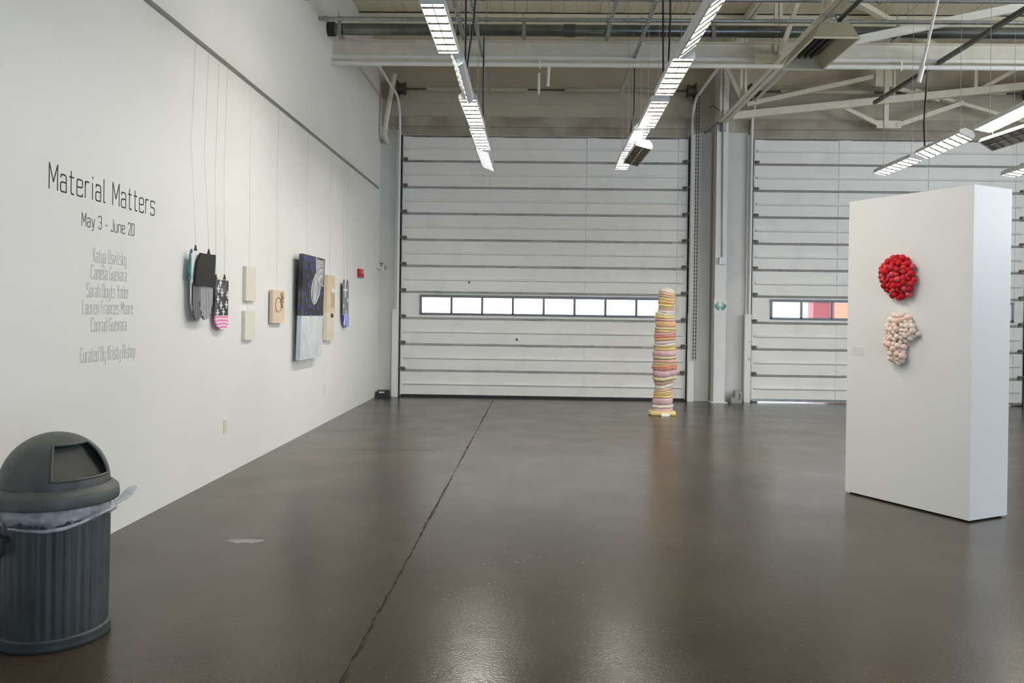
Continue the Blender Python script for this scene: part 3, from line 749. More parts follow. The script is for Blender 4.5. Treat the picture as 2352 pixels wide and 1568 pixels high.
# 6: plywood panel
o = thing('panel_artwork', (-2.96, 11.75, 1.19), 'tall narrow plywood panel with a small white shape and hanging threads', 'painting')
MB().box(-2.98, -2.930, 11.54, 11.99, 1.585, 2.122).build('upper_board', M['ply'], o)
MB().box(-2.98, -2.930, 11.53, 11.97, 1.190, 1.585).build('lower_board', M['ply2'], o)
MB().plate([(11.76,1.88),(11.93,1.87),(11.95,1.93),(11.86,1.945),(11.77,1.93)], -2.930, -2.922).build('white_patch', M['whitepaint'], o)
for y in (11.78,11.83,11.89,11.93): MB().tube([(-2.927,y,1.88),(-2.927,y+.01,1.76),(-2.928,y+.02,1.66)],.0022,5).build('thread', M['wire'], o)
MB().lathe([(0,-.035),(.022,-.02),(.026,0),(.022,.022),(0,.035)], (-2.922,11.79,1.545), 10).build('bean', M['hinge'], o)
wirepart(o, 11.80, 2.12, -2.96, 11.85)
# 7: small sock with blue toe
o = thing('hanging_painting', (-2.95, 12.7, 1.36), 'narrow grey sock-shaped work with white crosses and a blue swirled toe', 'painting', 'clipped sock-shaped works')
MB().plate([(12.54,1.57),(12.90,1.57),(12.89,2.055),(12.52,2.05)], -2.945, -2.932).build('grey_panel', M['grey_paint'], o)
MB().plate([(12.53,1.575),(12.56,1.47),(12.64,1.39),(12.74,1.355),(12.87,1.365),(12.93,1.42),(12.94,1.50),(12.90,1.575)], -2.945, -2.928).build('blue_toe', M['stripe_bl'], o)
cross(o, 12.66, 1.94, .13, .12, -2.931, M['whitepaint'], .22)
cross(o, 12.82, 1.78, .06, .03, -2.931, M['whitepaint'], .4); cross(o, 12.57, 1.69, .03, .03, -2.931, M['whitepaint'], .5); cross(o, 12.72, 1.60, .03, .04, -2.931, M['whitepaint'], .4)
for y, z in ((12.60,2.07),(12.83,2.07)): clip(o, y, z, -2.94); wirepart(o, y, z+.03, -2.94, y+.13)

# ------------------------------------------------------------------ trash can
tcx, tcy = -2.335, 3.97
o = thing('trash_can', (tcx, tcy, 0), 'grey ribbed plastic trash can with a domed lid in the left foreground', 'trash can')
NR = 36
ribf = lambda t, z: 1+.010*(1 if math.sin(t*NR) > 0 else -1)*min(1, abs(math.sin(t*NR))*3)
b_ = MB()
b_.lathe([(0,.006),(.232,.006),(.244,.010)], (tcx,tcy,0), 72)
b_.lathe([(.238,.05),(.2385,.062),(.242,.30),(.245,.66)], (tcx,tcy,0), 216, ribf)
b_.build('body', M['plastic_can'], o)
MB().lathe([(.244,0.0),(.252,.004),(.254,.018),(.250,.042),(.253,.050),(.250,.058),(.236,.060)], (tcx,tcy,0), 72).build('base_ring', M['plastic_can'], o)
ld = MB().lathe([(.268,.660),(.284,.664),(.287,.672),(.284,.712),(.280,.722),(.262,.738),(.246,.748)], (tcx,tcy,0), 72).lathe([(.268,.660),(.262,.67),(.262,.735)], (tcx,tcy,0), 72).build('lid', M['lid'], o)
# dome with an opening facing the room
az0, hw = R(-26), R(38)
ND, NV = 96, 28
def inwin(t, p, grow=0.0):
    d = (t-az0+PI) % (2*PI)-PI
    return abs(d) < hw+grow and R(10)-grow < p < R(55)+grow
prof = [(.243*math.cos(p), .748+.245*math.sin(p)) for p in [R(90)*i/NV for i in range(NV+1)]]
sk = lambda i, k: inwin(2*PI*(k+.5)/ND, R(90)*(i+.5)/NV)
dm = MB().lathe(prof, (tcx,tcy,0), ND, skip=sk)
dm.lathe([(r*.968, .748+(z-.748)*.968) for r, z in prof], (tcx,tcy,0), ND, skip=sk)
dm.build('dome', M['lid'], ld)
rim = []
for i in range(25): rim.append((az0-hw+2*hw*i/24, R(9.9)))
for i in range(1,13): rim.append((az0+hw, R(9.9)+R(44.6)*i/12))
for i in range(1,25): rim.append((az0+hw-2*hw*i/24, R(54.5)))
for i in range(1,12): rim.append((az0-hw, R(54.5)-R(44.6)*i/12))
MB().tube([(tcx+.2405*math.cos(p)*math.cos(t), tcy+.2405*math.cos(p)*math.sin(t), .748+.2425*math.sin(p)) for t, p in rim], .0075, 6, True).build('opening_rim', M['lid'], ld)
ca, sa = math.cos(az0), math.sin(az0)
fv, NF = [], 10
for k in range(NF+1):
    z = .775+.165*k/NF; rr = .172-.085*k/NF; hgt = (z-.748)/.245
    w = math.sqrt(max(.0004, (.243*.955)**2*(1-hgt*hgt)-rr*rr))
    for sgn in (-1, 1): fv.append((tcx+ca*rr-sa*w*sgn, tcy+sa*rr+ca*w*sgn, z))
MB().add(fv, [(2*k, 2*k+1, 2*k+3, 2*k+2) for k in range(NF)]).build('flap', M['flap'], ld)
# handle bracket
ha = R(-118)
hx, hy = tcx+.245*math.cos(ha), tcy+.245*math.sin(ha); tx_, ty_ = -math.sin(ha), math.cos(ha)
hb = MB().box(-.05,.05,-.03,.004,.515,.54)
hb.tube([(-.045,-.018,.52),(-.045,-.03,.47),(-.03,-.034,.452),(.03,-.034,.452),(.045,-.03,.47),(.045,-.018,.52)],.011,8)
ho = hb.mesh('handle', M['rubber']); h_ = inst('handle', ho, o, (hx-tcx, hy-tcy, 0), (0,0,ha+PI/2))
# plastic bag folded over the rim
rb = random.Random(21)
NB_ = 150
ph = [rb.uniform(0, 6.28) for _ in range(8)]
def crk(t, k): return sum(math.sin(t*f+ph[(j+k) % 8])*a for j, (f, a) in enumerate(((3,.5),(7,.5),(17,.35),(31,.25),(47,.18))))
camaz = math.atan2(-tcy, -tcx)
rows = []
for j in range(9):
    s = j/8; row = []
    for k in range(NB_):
        t = 2*PI*k/NB_; d = (t-camaz+PI) % (2*PI)-PI
        low = .085+.026*math.sin(t*2+1.0)+.014*crk(t,2)+.035*math.exp(-((d+.25)/.45)**2)-.03*math.exp(-((d-.95)/.3)**2)
        r = .252+.020*math.sin(PI*s)**.7+.007*crk(t*1.3+s*2, j % 3)*(.3+s)
        if s > .85: r -= .012
        row.append((tcx+r*math.cos(t), tcy+r*math.sin(t), .672-low*s))
    rows.append(row)
vs = [v for r_ in rows for v in r_]
fs = [(j*NB_+k, j*NB_+(k+1)%NB_, (j+1)*NB_+(k+1)%NB_, (j+1)*NB_+k) for j in range(8) for k in range(NB_)]
bg_ = MB().add(vs, fs, True).build('bag_liner', M['bag'], o)
ka = camaz+R(75)
kx, ky = tcx+.272*math.cos(ka), tcy+.272*math.sin(ka); dr = Vector((math.cos(camaz+R(88)), math.sin(camaz+R(88)), 0))
MB().tube([Vector((kx,ky,.63))+dr*d_+Vector((0,0,z_)) for d_, z_ in ((0,0),(.02,.015),(.045,.035),(.07,.06),(.095,.078))], [.010,.014,.022,.020,.008], 7).build('bag_tail', M['bag'], bg_)
MB().tube([(tcx+(.262+.004*math.sin(i*1.7))*math.cos(camaz+R(a)), tcy+(.262+.004*math.sin(i*1.7))*math.sin(camaz+R(a)), z_) for i, (a, z_) in enumerate(((75,.632),(62,.618),(50,.612),(38,.605),(24,.590),(8,.575),(-10,.568),(-28,.575),(-45,.583)))], [.007,.009,.007,.010,.008,.010,.009,.007,.004], 7).build('bag_fold', M['bag'], bg_)

# ------------------------------------------------------------------ free-standing panel with its works
A = Vector((2.893, 7.638)); Bv = Vector((3.467, 6.572)); dv = (Bv-A).normalized(); nv_ = Vector((-dv.y, dv.x))   # nv_ points away from the camera side
LW, TW, HW = 1.211, 0.484, 2.678
C3 = lambda s, q, z: (A.x+dv.x*s+nv_.x*q, A.y+dv.y*s+nv_.y*q, z)
ctr = C3(LW/2, TW/2, 0)
o = thing('display_panel', ctr, 'free-standing white display wall block carrying the red and pale clusters', 'display wall')
def obox(b_, s0, s1, q0, q1, z0, z1):
    P = [C3(s,q,z) for z in (z0,z1) for s,q in ((s0,q0),(s1,q0),(s1,q1),(s0,q1))]
    return b_.add(P, [(3,2,1,0),(4,5,6,7),(0,1,5,4),(1,2,6,5),(2,3,7,6),(3,0,4,7)])
obox(MB(), 0, LW, 0, TW, .014, HW).build('body', M['panel_white'], o)
for s_, q_ in ((.06,.06),(LW-.06,.06),(.06,TW-.06),(LW-.06,TW-.06)):
    obox(MB(), s_-.03, s_+.03, q_-.03, q_+.03, 0, .014).build('foot', M['rubber'], o)
o = thing('wall_label', C3(.13,-.002,1.27), 'small printed text label low on the white display wall', 'label')
obox(MB(), .058, .207, -.002, 0, 1.268, 1.35).build('card', M['paper'], o)
for z_, l_ in ((1.336,.13),(1.322,.12),(1.312,.125),(1.302,.12),(1.286,.13),(1.277,.11)):
    obox(MB(), .066, .066+l_, -.0026, -.002, z_-.002, z_+.002).build('print_line', M['print'], o)
def inpoly(p, pl):
    c = False; j = len(pl)-1
    for i in range(len(pl)):
        if (pl[i][1] > p[1]) != (pl[j][1] > p[1]) and p[0] < (pl[j][0]-pl[i][0])*(p[1]-pl[i][1])/(pl[j][1]-pl[i][1])+pl[i][0]: c = not c
        j = i
    return c
ballm = {}
def cluster(pl, name, label, cols, r0, r1, seed, target, dep):
    rb = random.Random(seed)
    ys = [p[0] for p in pl]; zs = [p[1] for p in pl]; cs, cz = sum(ys)/len(ys), sum(zs)/len(zs)
    o = thing(name, C3(cs, 0, cz), label, 'sculpture')
    obox(MB(), cs-.06, cs+.06, -.02, 0, cz-.05, cz+.05).build('backing', cols[-1], o)
    got = []; tries = 0
    while len(got) < target and tries < 60000:
        tries += 1
        s, z = rb.uniform(min(ys), max(ys)), rb.uniform(min(zs), max(zs))
        if not inpoly((s, z), pl): continue
        r = rb.uniform(r0, r1)*(1.0 if rb.random() < .8 else 1.25)
        if any((s-a)**2+(z-c)**2 < ((r+q)*.70)**2 for a, c, q in got): continue
        got.append((s, z, r))
    for s, z, r in got:
        edge = min(((s-a)**2+(z-c)**2)**.5 for (a, c) in [((pl[i][0]*(1-t)+pl[i-1][0]*t), (pl[i][1]*(1-t)+pl[i-1][1]*t)) for i in range(len(pl)) for t in (0,.33,.66)])
        q = -(r*.85+dep*min(1, edge/.11)**.6+rb.uniform(-.006,.006))
        ci = rb.randrange(len(cols))
        if (name, ci) not in ballm: ballm[(name, ci)] = MB().ball((0,0,0), 1.0, 14, 9).mesh('ball', cols[ci])
        w = Vector(C3(s, q, z))-Vector(o.location)
        inst('ball', ballm[(name, ci)], o, w, (rb.uniform(0,3),rb.uniform(0,3),0), (r, r*rb.uniform(.9,1.1), r*rb.uniform(.9,1.12)))
    return len(got)
reds = [mat('red wool %d' % i, c, .6, spec=.25) for i, c in enumerate(((.62,.012,.02),(.70,.03,.04),(.52,.008,.014),(.72,.12,.13),(.66,.02,.03)))]
pales = [mat('peach wool %d' % i, c, .6, spec=.25) for i, c in enumerate(((.90,.68,.56),(.92,.75,.64),(.93,.80,.71),(.88,.62,.50)))]
n1_ = cluster([(.543,2.145),(.642,2.117),(.70,2.06),(.722,1.947),(.705,1.85),(.648,1.801),(.56,1.785),(.47,1.82),(.42,1.87),(.39,1.93),(.372,1.98),(.384,2.04),(.448,2.108)], 'red_cluster', 'round cluster of red balls, upper work on the white display wall', reds, .021, .032, 4, 130, .07)
n2_ = cluster([(.505,1.632),(.587,1.645),(.66,1.625),(.694,1.56),(.757,1.499),(.745,1.462),(.70,1.45),(.645,1.415),(.625,1.36),(.632,1.28),(.605,1.235),(.564,1.217),(.51,1.25),(.485,1.30),(.461,1.366),(.433,1.442),(.445,1.537)], 'peach_cluster', 'crescent cluster of pale peach balls below the red one', pales, .020, .031, 9, 100, .055)

# ------------------------------------------------------------------ layered column sculpture
scx, scy = 2.135, 13.42
o = thing('layered_sculpture', (scx, scy, 0), 'tall lumpy column of pastel pink, orange and yellow layers', 'sculpture')
C_ = {'w': (.80,.77,.66), 'o': (.80,.46,.20), 'p': (.74,.46,.46), 'y': (.83,.66,.20), 't': (.68,.52,.30), 'c': (.82,.74,.58), 'k': (.66,.58,.34), 'h': (.72,.48,.16),
      'r': (.82,.26,.22), 'l': (.68,.54,.58), 'm': (.72,.44,.50), 's': (.78,.44,.34), 'g': (.74,.68,.24), 'b': (.80,.62,.20)}
CM = {k: mat('plaster '+k, tuple(.12*.85+.88*q for q in v), .75, var=.14, scale=26, bump=.5, bscale=55) for k, v in C_.items()}
LY = [(232,290,'w',443,590),(290,310,'o',443,598),(310,330,'p',443,598),(330,360,'y',443,600),(360,395,'o',443,592),(395,420,'y',447,590),(420,435,'t',445,583),(435,450,'s',445,580),(450,478,'w',440,580),
 (478,500,'c',420,582),(500,530,'y',408,592),(530,550,'p',415,600),(550,610,'o',420,608),(610,640,'k',415,608),(640,660,'h',415,608),(660,680,'p',410,606),(680,705,'r',403,606),(705,735,'o',410,600),(735,765,'l',410,600),(765,785,'w',403,600),
 (785,800,'h',405,604),(800,825,'y',405,612),(825,880,'m',398,615),(880,905,'k',395,615),(905,945,'s',398,618),(945,965,'t',396,620),(965,985,'o',392,622),(985,1000,'r',392,622),(1000,1012,'y',393,621),(1012,1075,'m',395,620),
 (1075,1108,'k',400,610),(1108,1145,'s',410,590),(1145,1190,'w',420,585),(1190,1210,'s',416,582),(1210,1226,'g',412,580),(1226,1250,'o',410,578),(1250,1275,'y',408,578),(1275,1340,'m',405,585),(1340,1370,'w',400,588),(1370,1400,'p',396,590)]
K_ = .00172; rsq = random.Random(17); NS = 48
zb_ = {}
def wave(yk):
    if yk not in zb_:
        a = [rsq.uniform(0,6.28) for _ in range(4)]; amp = rsq.uniform(.003,.010); prev = zb_.get('last')
        zb_[yk] = zb_['last'] = lambda t, a=a, amp=amp, prev=prev: (.72*prev(t) if prev else 0)+amp*(math.sin(t+a[0])+.7*math.sin(2*t+a[1])+.30*math.sin(5*t+a[2])+.30*math.sin(13*t+a[3]))
    return zb_[yk]
for i, (y0, y1, c, xa, xb) in enumerate(LY):
    zt, zl = .062+(1400-y0)*K_, .062+(1400-y1)*K_
    r = (xb-xa)/2*K_*rsq.uniform(.955,1.045); off = ((xa+xb)/2-508)*K_
    wt, wl = wave(y0), wave(y1); pa = [rsq.uniform(0,6.28) for _ in range(5)]
    rough = .07 if c in 'wmc' else .035
    rad = lambda t: 1+rough*(math.sin(3*t+pa[0])*.35+math.sin(9*t+pa[1])*.3+math.sin(16*t+pa[2])*.35)
    vs, fs = [], []
    stp = [(0,.90),(.12,.98),(.35,1.035),(.65,1.04),(.88,1.0),(1,.91)]
    if i == 0: stp = [(0,.92),(.25,1.0),(.45,.98),(.65,.86),(.82,.62),(.94,.32),(1,.03)]
    for s, g in stp:
        for k in range(NS):
            t = 2*PI*k/NS; lo, hi = zl+wl(t), zt+(wt(t) if i else 0)
            if hi < lo+.006: hi = lo+.006
            q = r*g*rad(t+s*.4); vs.append((scx+off+q*math.cos(t), scy+q*math.sin(t), lo+(hi-lo)*s))
    for j in range(len(stp)-1): fs += [(j*NS+k, j*NS+(k+1)%NS, (j+1)*NS+(k+1)%NS, (j+1)*NS+k) for k in range(NS)]
    fs += [tuple(range(NS-1,-1,-1)), tuple(range((len(stp)-1)*NS, len(stp)*NS))]
    MB().add(vs, fs, True).build('layer', CM[c], o)
hx_ = (615-367)/2*K_; off = ((615+367)/2-508)*K_
vs = []
for z, g in ((0,.97),(.012,1.0),(.05,.985),(.068,.90)):
    for k in range(NS):
        t = 2*PI*k/NS; e = 4.0; cx = math.copysign(abs(math.cos(t))**(2/e), math.cos(t)); cy = math.copysign(abs(math.sin(t))**(2/e), math.sin(t))
        w_ = 1+.03*math.sin(7*t)+.02*math.sin(12*t+1); vs.append((scx+off+hx_*g*cx*w_, scy+hx_*.85*g*cy*w_, z))
fs = [(j*NS+k, j*NS+(k+1)%NS, (j+1)*NS+(k+1)%NS, (j+1)*NS+k) for j in range(3) for k in range(NS)]+[tuple(range(NS-1,-1,-1)), tuple(range(3*NS,4*NS))]
MB().add(vs, fs, True).build('base_slab', CM['b'], o)
b_ = MB().add([(2.06,13.185,.002),(2.19,13.185,.002),(2.19,13.21,.045),(2.06,13.21,.045),(2.06,13.19,0),(2.19,13.19,0),(2.19,13.22,.043),(2.06,13.22,.043)],
              [(0,1,2,3),(7,6,5,4),(0,4,5,1),(1,5,6,2),(2,6,7,3),(3,7,4,0)])
tag(b_.build('title_card', M['paper']), 'small white title card leaning at the foot of the layered column', 'label')

# ------------------------------------------------------------------ roof steel and pipes
bmY = 11.90
o = thing('steel_beam', (4.5, bmY, 5.25), 'white steel beam crossing the hall under the dark pipe', 'beam')
MB().box(XL, XR, bmY-.006, bmY+.008, 5.26, 5.53).build('web', M['steel'], o)
MB().box(XL, XR, bmY-.075, bmY+.075, 5.262, 5.276).build('bottom_flange', M['steel'], o)
MB().box(XL, XR, bmY-.075, bmY+.075, 5.525, 5.54).build('top_flange', M['steel'], o)
MB().box(XL, XR, bmY-.055, bmY-.030, 5.276, 5.32).build('ledger', M['steel_br'], o)
o = thing('sprinkler_pipe', (4.5, 11.80, 5.19), 'bright white sprinkler pipe running below the white steel beam', 'pipe')
MB().cyl((XL,11.80,5.187),(XR,11.80,5.187),.034,14).build('pipe', M['steel_br'], o)
for x in (.03, 4.0, 5.16, 7.4):
    MB().box(x-.012,x+.012,11.76,11.84,5.19,5.262).cyl((x,11.78,5.16),(x,11.78,5.125),.018,8,.006).build('hanger', M['steel_br'], o)
MB().cyl((.16,11.80,5.16),(.15,11.80,4.885),.022,10).cyl((.15,11.80,4.90),(.15,11.80,4.88),.026,10).build('drop_pipe', M['steel_br'], o)
MB().cyl((.02,12.6,5.3),(.02,12.6,4.98),.022,10).cyl((.02,12.6,4.95),(.02,12.6,4.98),.006,6).build('drop_pipe', M['steel'], o)
o = thing('steam_pipe', (4.5, 11.62, 5.6), 'fat dark steel pipe on clamps crossing the hall above the beam', 'pipe')
MB().cyl((XL+.02,11.62,5.615),(XR,11.62,5.615),.082,20).build('pipe', M['pipe_dark'], o)
MB().cyl((.36,11.62,5.615),(.52,11.62,5.615),.090,20).build('coupling', M['dark_strut'], o)
MB().cyl((XL+.001,11.62,5.615),(XL+.10,11.62,5.615),.10,18).build('wall_boot', M['rubber'], o)
for x in (-2.80, -.2, .98, 2.45, 5.0):
    MB().box(x-.025,x+.025,11.515,11.53,5.52,5.76).box(x-.028,x+.028,11.50,11.72,5.505,5.53).cyl((x-.015,11.522,5.74),(x-.015,11.522,5.83),.006,6).build('clamp', M['galv'], o)
for (y, z, r, lab) in ((11.12, 5.585, .028, 'galvanised conduit crossing the hall just in front of the dark pipe'), (10.22, 5.52, .024, 'grey conduit crossing the hall at the top edge of the view')):
    o = thing('ceiling_conduit', (4.5, y, z), lab, 'conduit')
    MB().cyl((XL,y,z),(XR,y,z),r,12).build('tube', M['galv'] if r > .026 else M['conduit'], o)
    for x in (-2.9, -.7, 1.4, 4.2, 6.8): MB().cyl((x-.03,y,z),(x+.03,y,z),r+.007,12).build('coupling', M['galv'], o)

# slotted channels running along the hall above the lamps
def channel(p0, p1, m_, label, w=.041):
    a = w/2
    o = thing('strut_channel', p0, label, 'channel', 'slotted channels above the lamps')
    MB().sweep([(-a,-a),(a,-a),(a,a),(a-.004,a),(a-.004,-a+.004),(-a+.004,-a+.004),(-a+.004,a),(-a,a)], p0, p1).build('rail', m_, o)
    n = int((Vector(p1)-Vector(p0)).length/.1); sl = MB()
    for i in range(n):
        p = Vector(p0).lerp(Vector(p1), (i+.5)/n); sl.box(p.x-.007, p.x+.007, p.y-.022, p.y+.022, p.z-a-.0012, p.z-a)
    tag(sl.build('slots', M['black'], o), kind='stuff')
    for t in (.25, .9):
        p = Vector(p0).lerp(Vector(p1), t); MB().cyl((p.x,p.y,p.z),(p.x,p.y,ZC),.005,6).build('hanger_rod', M['wire'], o)
channel((1.39,2.0,5.32),(1.39,13.9,5.32), M['galv'], 'slotted channel above the second row of lamps')
channel((-.80,2.0,5.32),(-.80,13.9,5.32), M['galv'], 'slotted channel above the row of lamps nearest the left wall')
channel((.95,7.0,5.45),(.95,11.5,5.45), M['galv'], 'short slotted channel between the two left rows of lamps')
channel((-1.04,7.0,5.45),(-1.04,11.5,5.45), M['galv'], 'short slotted channel close to the left row of lamps', .05)
channel((5.72,2.0,5.27),(5.72,14.06,5.27), M['dark_strut'], 'dark channel above the lamps at the right edge', .055)
channel((7.95,2.0,5.27),(7.95,13.2,5.27), M['dark_strut'], 'dark channel furthest right under the roof', .055)

# truss along the hall above the column
gx = 3.45
o = thing('roof_girder', (gx, 8, 5.25), 'white steel roof truss running along the hall into the column', 'truss')
for sx in (-1, 1):
    MB().sweep([(0,0),(sx*.075,0),(sx*.075,.010),(sx*.010,.010),(sx*.010,.085),(0,.085)] if sx > 0 else [(0,0),(0,.085),(-.010,.085),(-.010,.010),(-.075,.010),(-.075,0)], (gx+sx*.012,YF,5.215),(gx+sx*.012,15.40,5.215)).build('bottom_chord', M['steel'], o)
    MB().bar((gx+sx*.04,YF,6.52),(gx+sx*.04,15.40,6.52),.06,.10).build('top_chord', M['steel'], o)
ys_ = [15.35, 13.85, 11.90, 9.9, 7.9, 5.9, 3.9, 1.9, -.1, -2.1, -4.1]
for i, y in enumerate(ys_):
    for sx in (-1, 1): MB().bar((gx+sx*.035,y,5.24),(gx+sx*.035,y,6.52),.045,.05,(0,1,0)).build('web_post', M['steel'], o)
    MB().box(gx-.006,gx+.006,y-.16,y+.16,5.215,5.42).build('gusset', M['steel'], o)
    if i > 2: MB().bar((gx,ys_[i-1],5.28),(gx,y,6.48) if i % 2 else (gx,y,6.48),.05,.06,(1,0,0)).build('web_diagonal', M['steel'], o)
MB().box(gx-.34,gx+.10,11.80,11.815,5.235,5.36).build('gusset', M['steel'], o)
# cross truss by the back wall
o = thing('cross_truss', (6.4, 15.3, 5.2), 'white cross truss with sloping chord above the right overhead door', 'truss')
def mem(name, p0, p1, w, h, y=15.3, m_=None): MB().bar((p0[0],y,p0[1]),(p1[0],y,p1[1]),w,h,(0,0,1)).build(name, m_ or M['steel'], o)
mem('sloping_chord', (3.60,5.31), (9.9,6.01), .09, .13, 15.22)
mem('brace', (5.60,5.54), (6.28,5.217), .06, .07, 15.32); mem('brace', (6.64,5.18), (7.86,5.616), .06, .08, 15.32)
MB().box(6.40,6.48,15.28,15.34,5.14,6.55).build('post', M['steel'], o); MB().box(6.56,6.60,15.28,15.34,5.7,6.25).build('post', M['steel'], o)
mem('brace', (3.9,5.56), (6.31,6.11), .06, .08, 15.36); mem('brace', (6.63,5.886), (7.43,5.668), .05, .07, 15.36); mem('brace', (7.0,5.86), (9.0,5.30), .05, .06, 15.40)
MB().box(6.27,6.72,15.30,15.315,5.13,5.27).build('gusset', M['steel'], o); MB().box(6.24,6.56,15.30,15.315,5.90,6.20).build('gusset', M['steel'], o)
MB().box(7.99,8.05,15.20,15.26,5.78,6.55).build('post', M['steel'], o); mem('brace', (8.05,5.80), (9.3,6.52), .05, .07, 15.24)
mem('brace', (3.47,6.2), (3.80,5.55), .05, .07, 15.2)
# knee brace by the crossing beam
o = thing('sloping_brace', (5.2, 11.7, 5.4), 'bright white sloping brace rising right from behind the box heater', 'brace')
mem('brace_bar', (3.70,5.30), (9.7,6.57), .07, .11, 11.44, M['steel_br']); MB().box(3.53,3.85,11.43,11.445,5.22,5.42).build('gusset', M['steel'], o)
# deck brace
o = thing('roof_brace', (5.0, 13.0, 6.4), 'cream diagonal brace lying under the roof deck', 'brace')
MB().bar((4.3,12.2,6.47),(7.2,14.9,6.47),.10,.08).build('bar', M['deck'], o)

# box heater under the truss
o = thing('box_heater', (3.51, 10.35, 4.9), 'tan open-bottomed box heater hung beside the roof truss', 'heater')
hx0, hx1, hy0, hy1, hz = 3.235, 3.775, 9.72, 10.97, 4.90
b_ = MB()
t = .012
b_.add([(hx0,hy0,hz),(hx1,hy0,hz),(hx1,hy1,hz),(hx0,hy1,hz),(hx0+.10,hy0+.06,hz+.20),(hx1-.10,hy0+.06,hz+.20),(hx1-.10,hy1-.06,hz+.20),(hx0+.10,hy1-.06,hz+.20)],
       [(0,1,5,4),(1,2,6,5),(2,3,7,6),(3,0,4,7),(4,5,6,7)])
b_.build('hood', M['heater'], o)
MB().box(hx0-.008,hx1+.008,hy0-.008,hy0+.012,hz-.012,hz+.004).box(hx0-.008,hx0+.012,hy0,hy1,hz-.012,hz+.004).box(hx1-.012,hx1+.008,hy0,hy1,hz-.012,hz+.004).box(hx0-.008,hx1+.008,hy1-.012,hy1+.008,hz-.012,hz+.004).build('lip', M['heater_edge'], o)
MB().box(hx0+.12,hx1-.12,hy0+.09,hy1-.09,hz+.15,hz+.185).build('burner', M['heater_in'], o)
for x in (3.42, 3.50, 3.58): MB().cyl((x,hy0+.12,hz+.12),(x,hy1-.12,hz+.12),.018,8).build('burner_tube', M['heater_in'], o)
for i in range(6): MB().box(hx0+.13+i*.055,hx0+.16+i*.055,hy0+.06,hy0+.075,hz+.185,hz+.20).build('vent', M['heater_in'], o)
for x in (hx0+.14, hx1-.14):
    for y in (hy0+.2, hy1-.2): MB().cyl((x,y,hz+.2),(3.505+ (x-3.505)*.3,y,5.23),.006,6).build('hanger', M['dark_strut'], o)
MB().cyl((gx+.16,7.6,5.18),(gx+.16,9.9,5.18),.030,10).cyl((gx+.16,9.9,5.18),(3.6,10.0,5.08),.03,10).build('gas_pipe', M['dark_strut'], o)

# slanting white drop pipe
o = thing('drop_pipe', (4.46, 9.5, 4.32), 'slanting white pipe with nozzle hanging right of the box heater', 'pipe')
MB().cyl((4.84,9.5,6.58),(4.395,9.5,4.47),.018,10).build('pipe', M['steel_br'], o)
MB().cyl((4.402,9.5,4.50),(4.362,9.5,4.315),.032,10,.024).build('nozzle', M['steel_br'], o)

# black power cords dropping to the lamps
def cord(pts, label):
    tag(MB().tube(pts, .010, 6).build('power_cord', M['black']), label, 'cord', 'black cords dropping to the lamps')
cord([(-.66,7.9,6.58),(-.66,7.9,5.3),(-.70,7.9,4.7),(-.70,7.95,4.02)], 'black cord dropping to the tilted lamp of the left row')
cord([(-.60,8.0,6.58),(-.60,8.0,5.0),(-.63,8.05,4.5),(-.70,8.1,4.02)], 'second black cord beside the first above the tilted left lamp')
cord([(-.72,10.9,5.28),(-.72,10.9,4.6),(-.71,10.9,3.95)], 'black cord dropping to the far lamps of the left row')
cord([(1.20,8.0,6.58),(1.20,8.0,5.0),(1.22,8.0,3.92)], 'black cord dropping to the second lamp of the middle row')
cord([(1.26,8.0,6.58),(1.27,8.0,5.2),(1.28,8.0,4.5),(1.25,7.9,3.92)], 'second black cord above the middle row of lamps')
cord([(1.41,12.0,5.28),(1.41,12.0,4.6),(1.36,12.0,4.2),(1.27,12.0,3.87)], 'black cord dropping to the far end of the middle row')
cord([(5.53,11.78,5.135),(5.40,11.55,4.7),(5.22,11.2,4.25),(5.12,10.95,3.86)], 'black cord dropping to the right row of lamps')

# ------------------------------------------------------------------ fluorescent fixtures
FW_, FL_, FD_ = .19, 1.20, .085
hs = MB()
a, l = FW_/2, FL_/2
for sx in (-1, 1):
    hs.add([(sx*a,-l,0),(sx*a,l,0),(sx*a,l,.045),(sx*a,-l,.045),(sx*.05,l,FD_),(sx*.05,-l,FD_)], [(0,1,2,3),(3,2,4,5)])
hs.add([(-.05,-l,FD_),(.05,-l,FD_),(.05,l,FD_),(-.05,l,FD_)], [(0,1,2,3)])
for e in (-1, 1):
    hs.add([(-a,e*l,0),(a,e*l,0),(a,e*l,.045),(.05,e*l,FD_),(-.05,e*l,FD_),(-a,e*l,.045)], [(0,1,2,3,4,5)])
    hs.box(-a,a,e*l-e*.02,e*l,-.004,.004)
for sx in (-1, 1): hs.box(sx*a, sx*(a-.008), -l, l, -.004, .004)
HOUS = hs.mesh('housing', M['fix'])
TUBE = MB().cyl((0,-.57,0),(0,.57,0),.013,10).mesh('lamp_tube', M['tube'])
TUBEO = MB().cyl((0,-.57,0),(0,.57,0),.013,10).mesh('lamp_tube', M['tube_off'])
BLADE = MB().add([(-a+.009,-.0115,0),(a-.009,-.0115,0),(a-.009,.0105,-.0095),(-a+.009,.0105,-.0095),(-a+.009,-.0015,.022),(a-.009,-.0015,.022),(a-.009,.0015,.022),(-a+.009,.0015,.022)],
                 [(3,2,1,0),(4,5,6,7),(0,1,5,4),(1,2,6,5),(2,3,7,6),(3,0,4,7)]).mesh('louver_blade', M['louver'])
SPINE = MB().box(-.005,.005,-l+.02,l-.02,-.003,.022).mesh('louver_spine', M['louver'])
lt = bpy.data.lights.new('fixture_light', 'AREA'); lt.shape = 'RECTANGLE'; lt.size, lt.size_y = .13, 1.14
lt.energy, lt.color = FIX_W, TUBE_COL
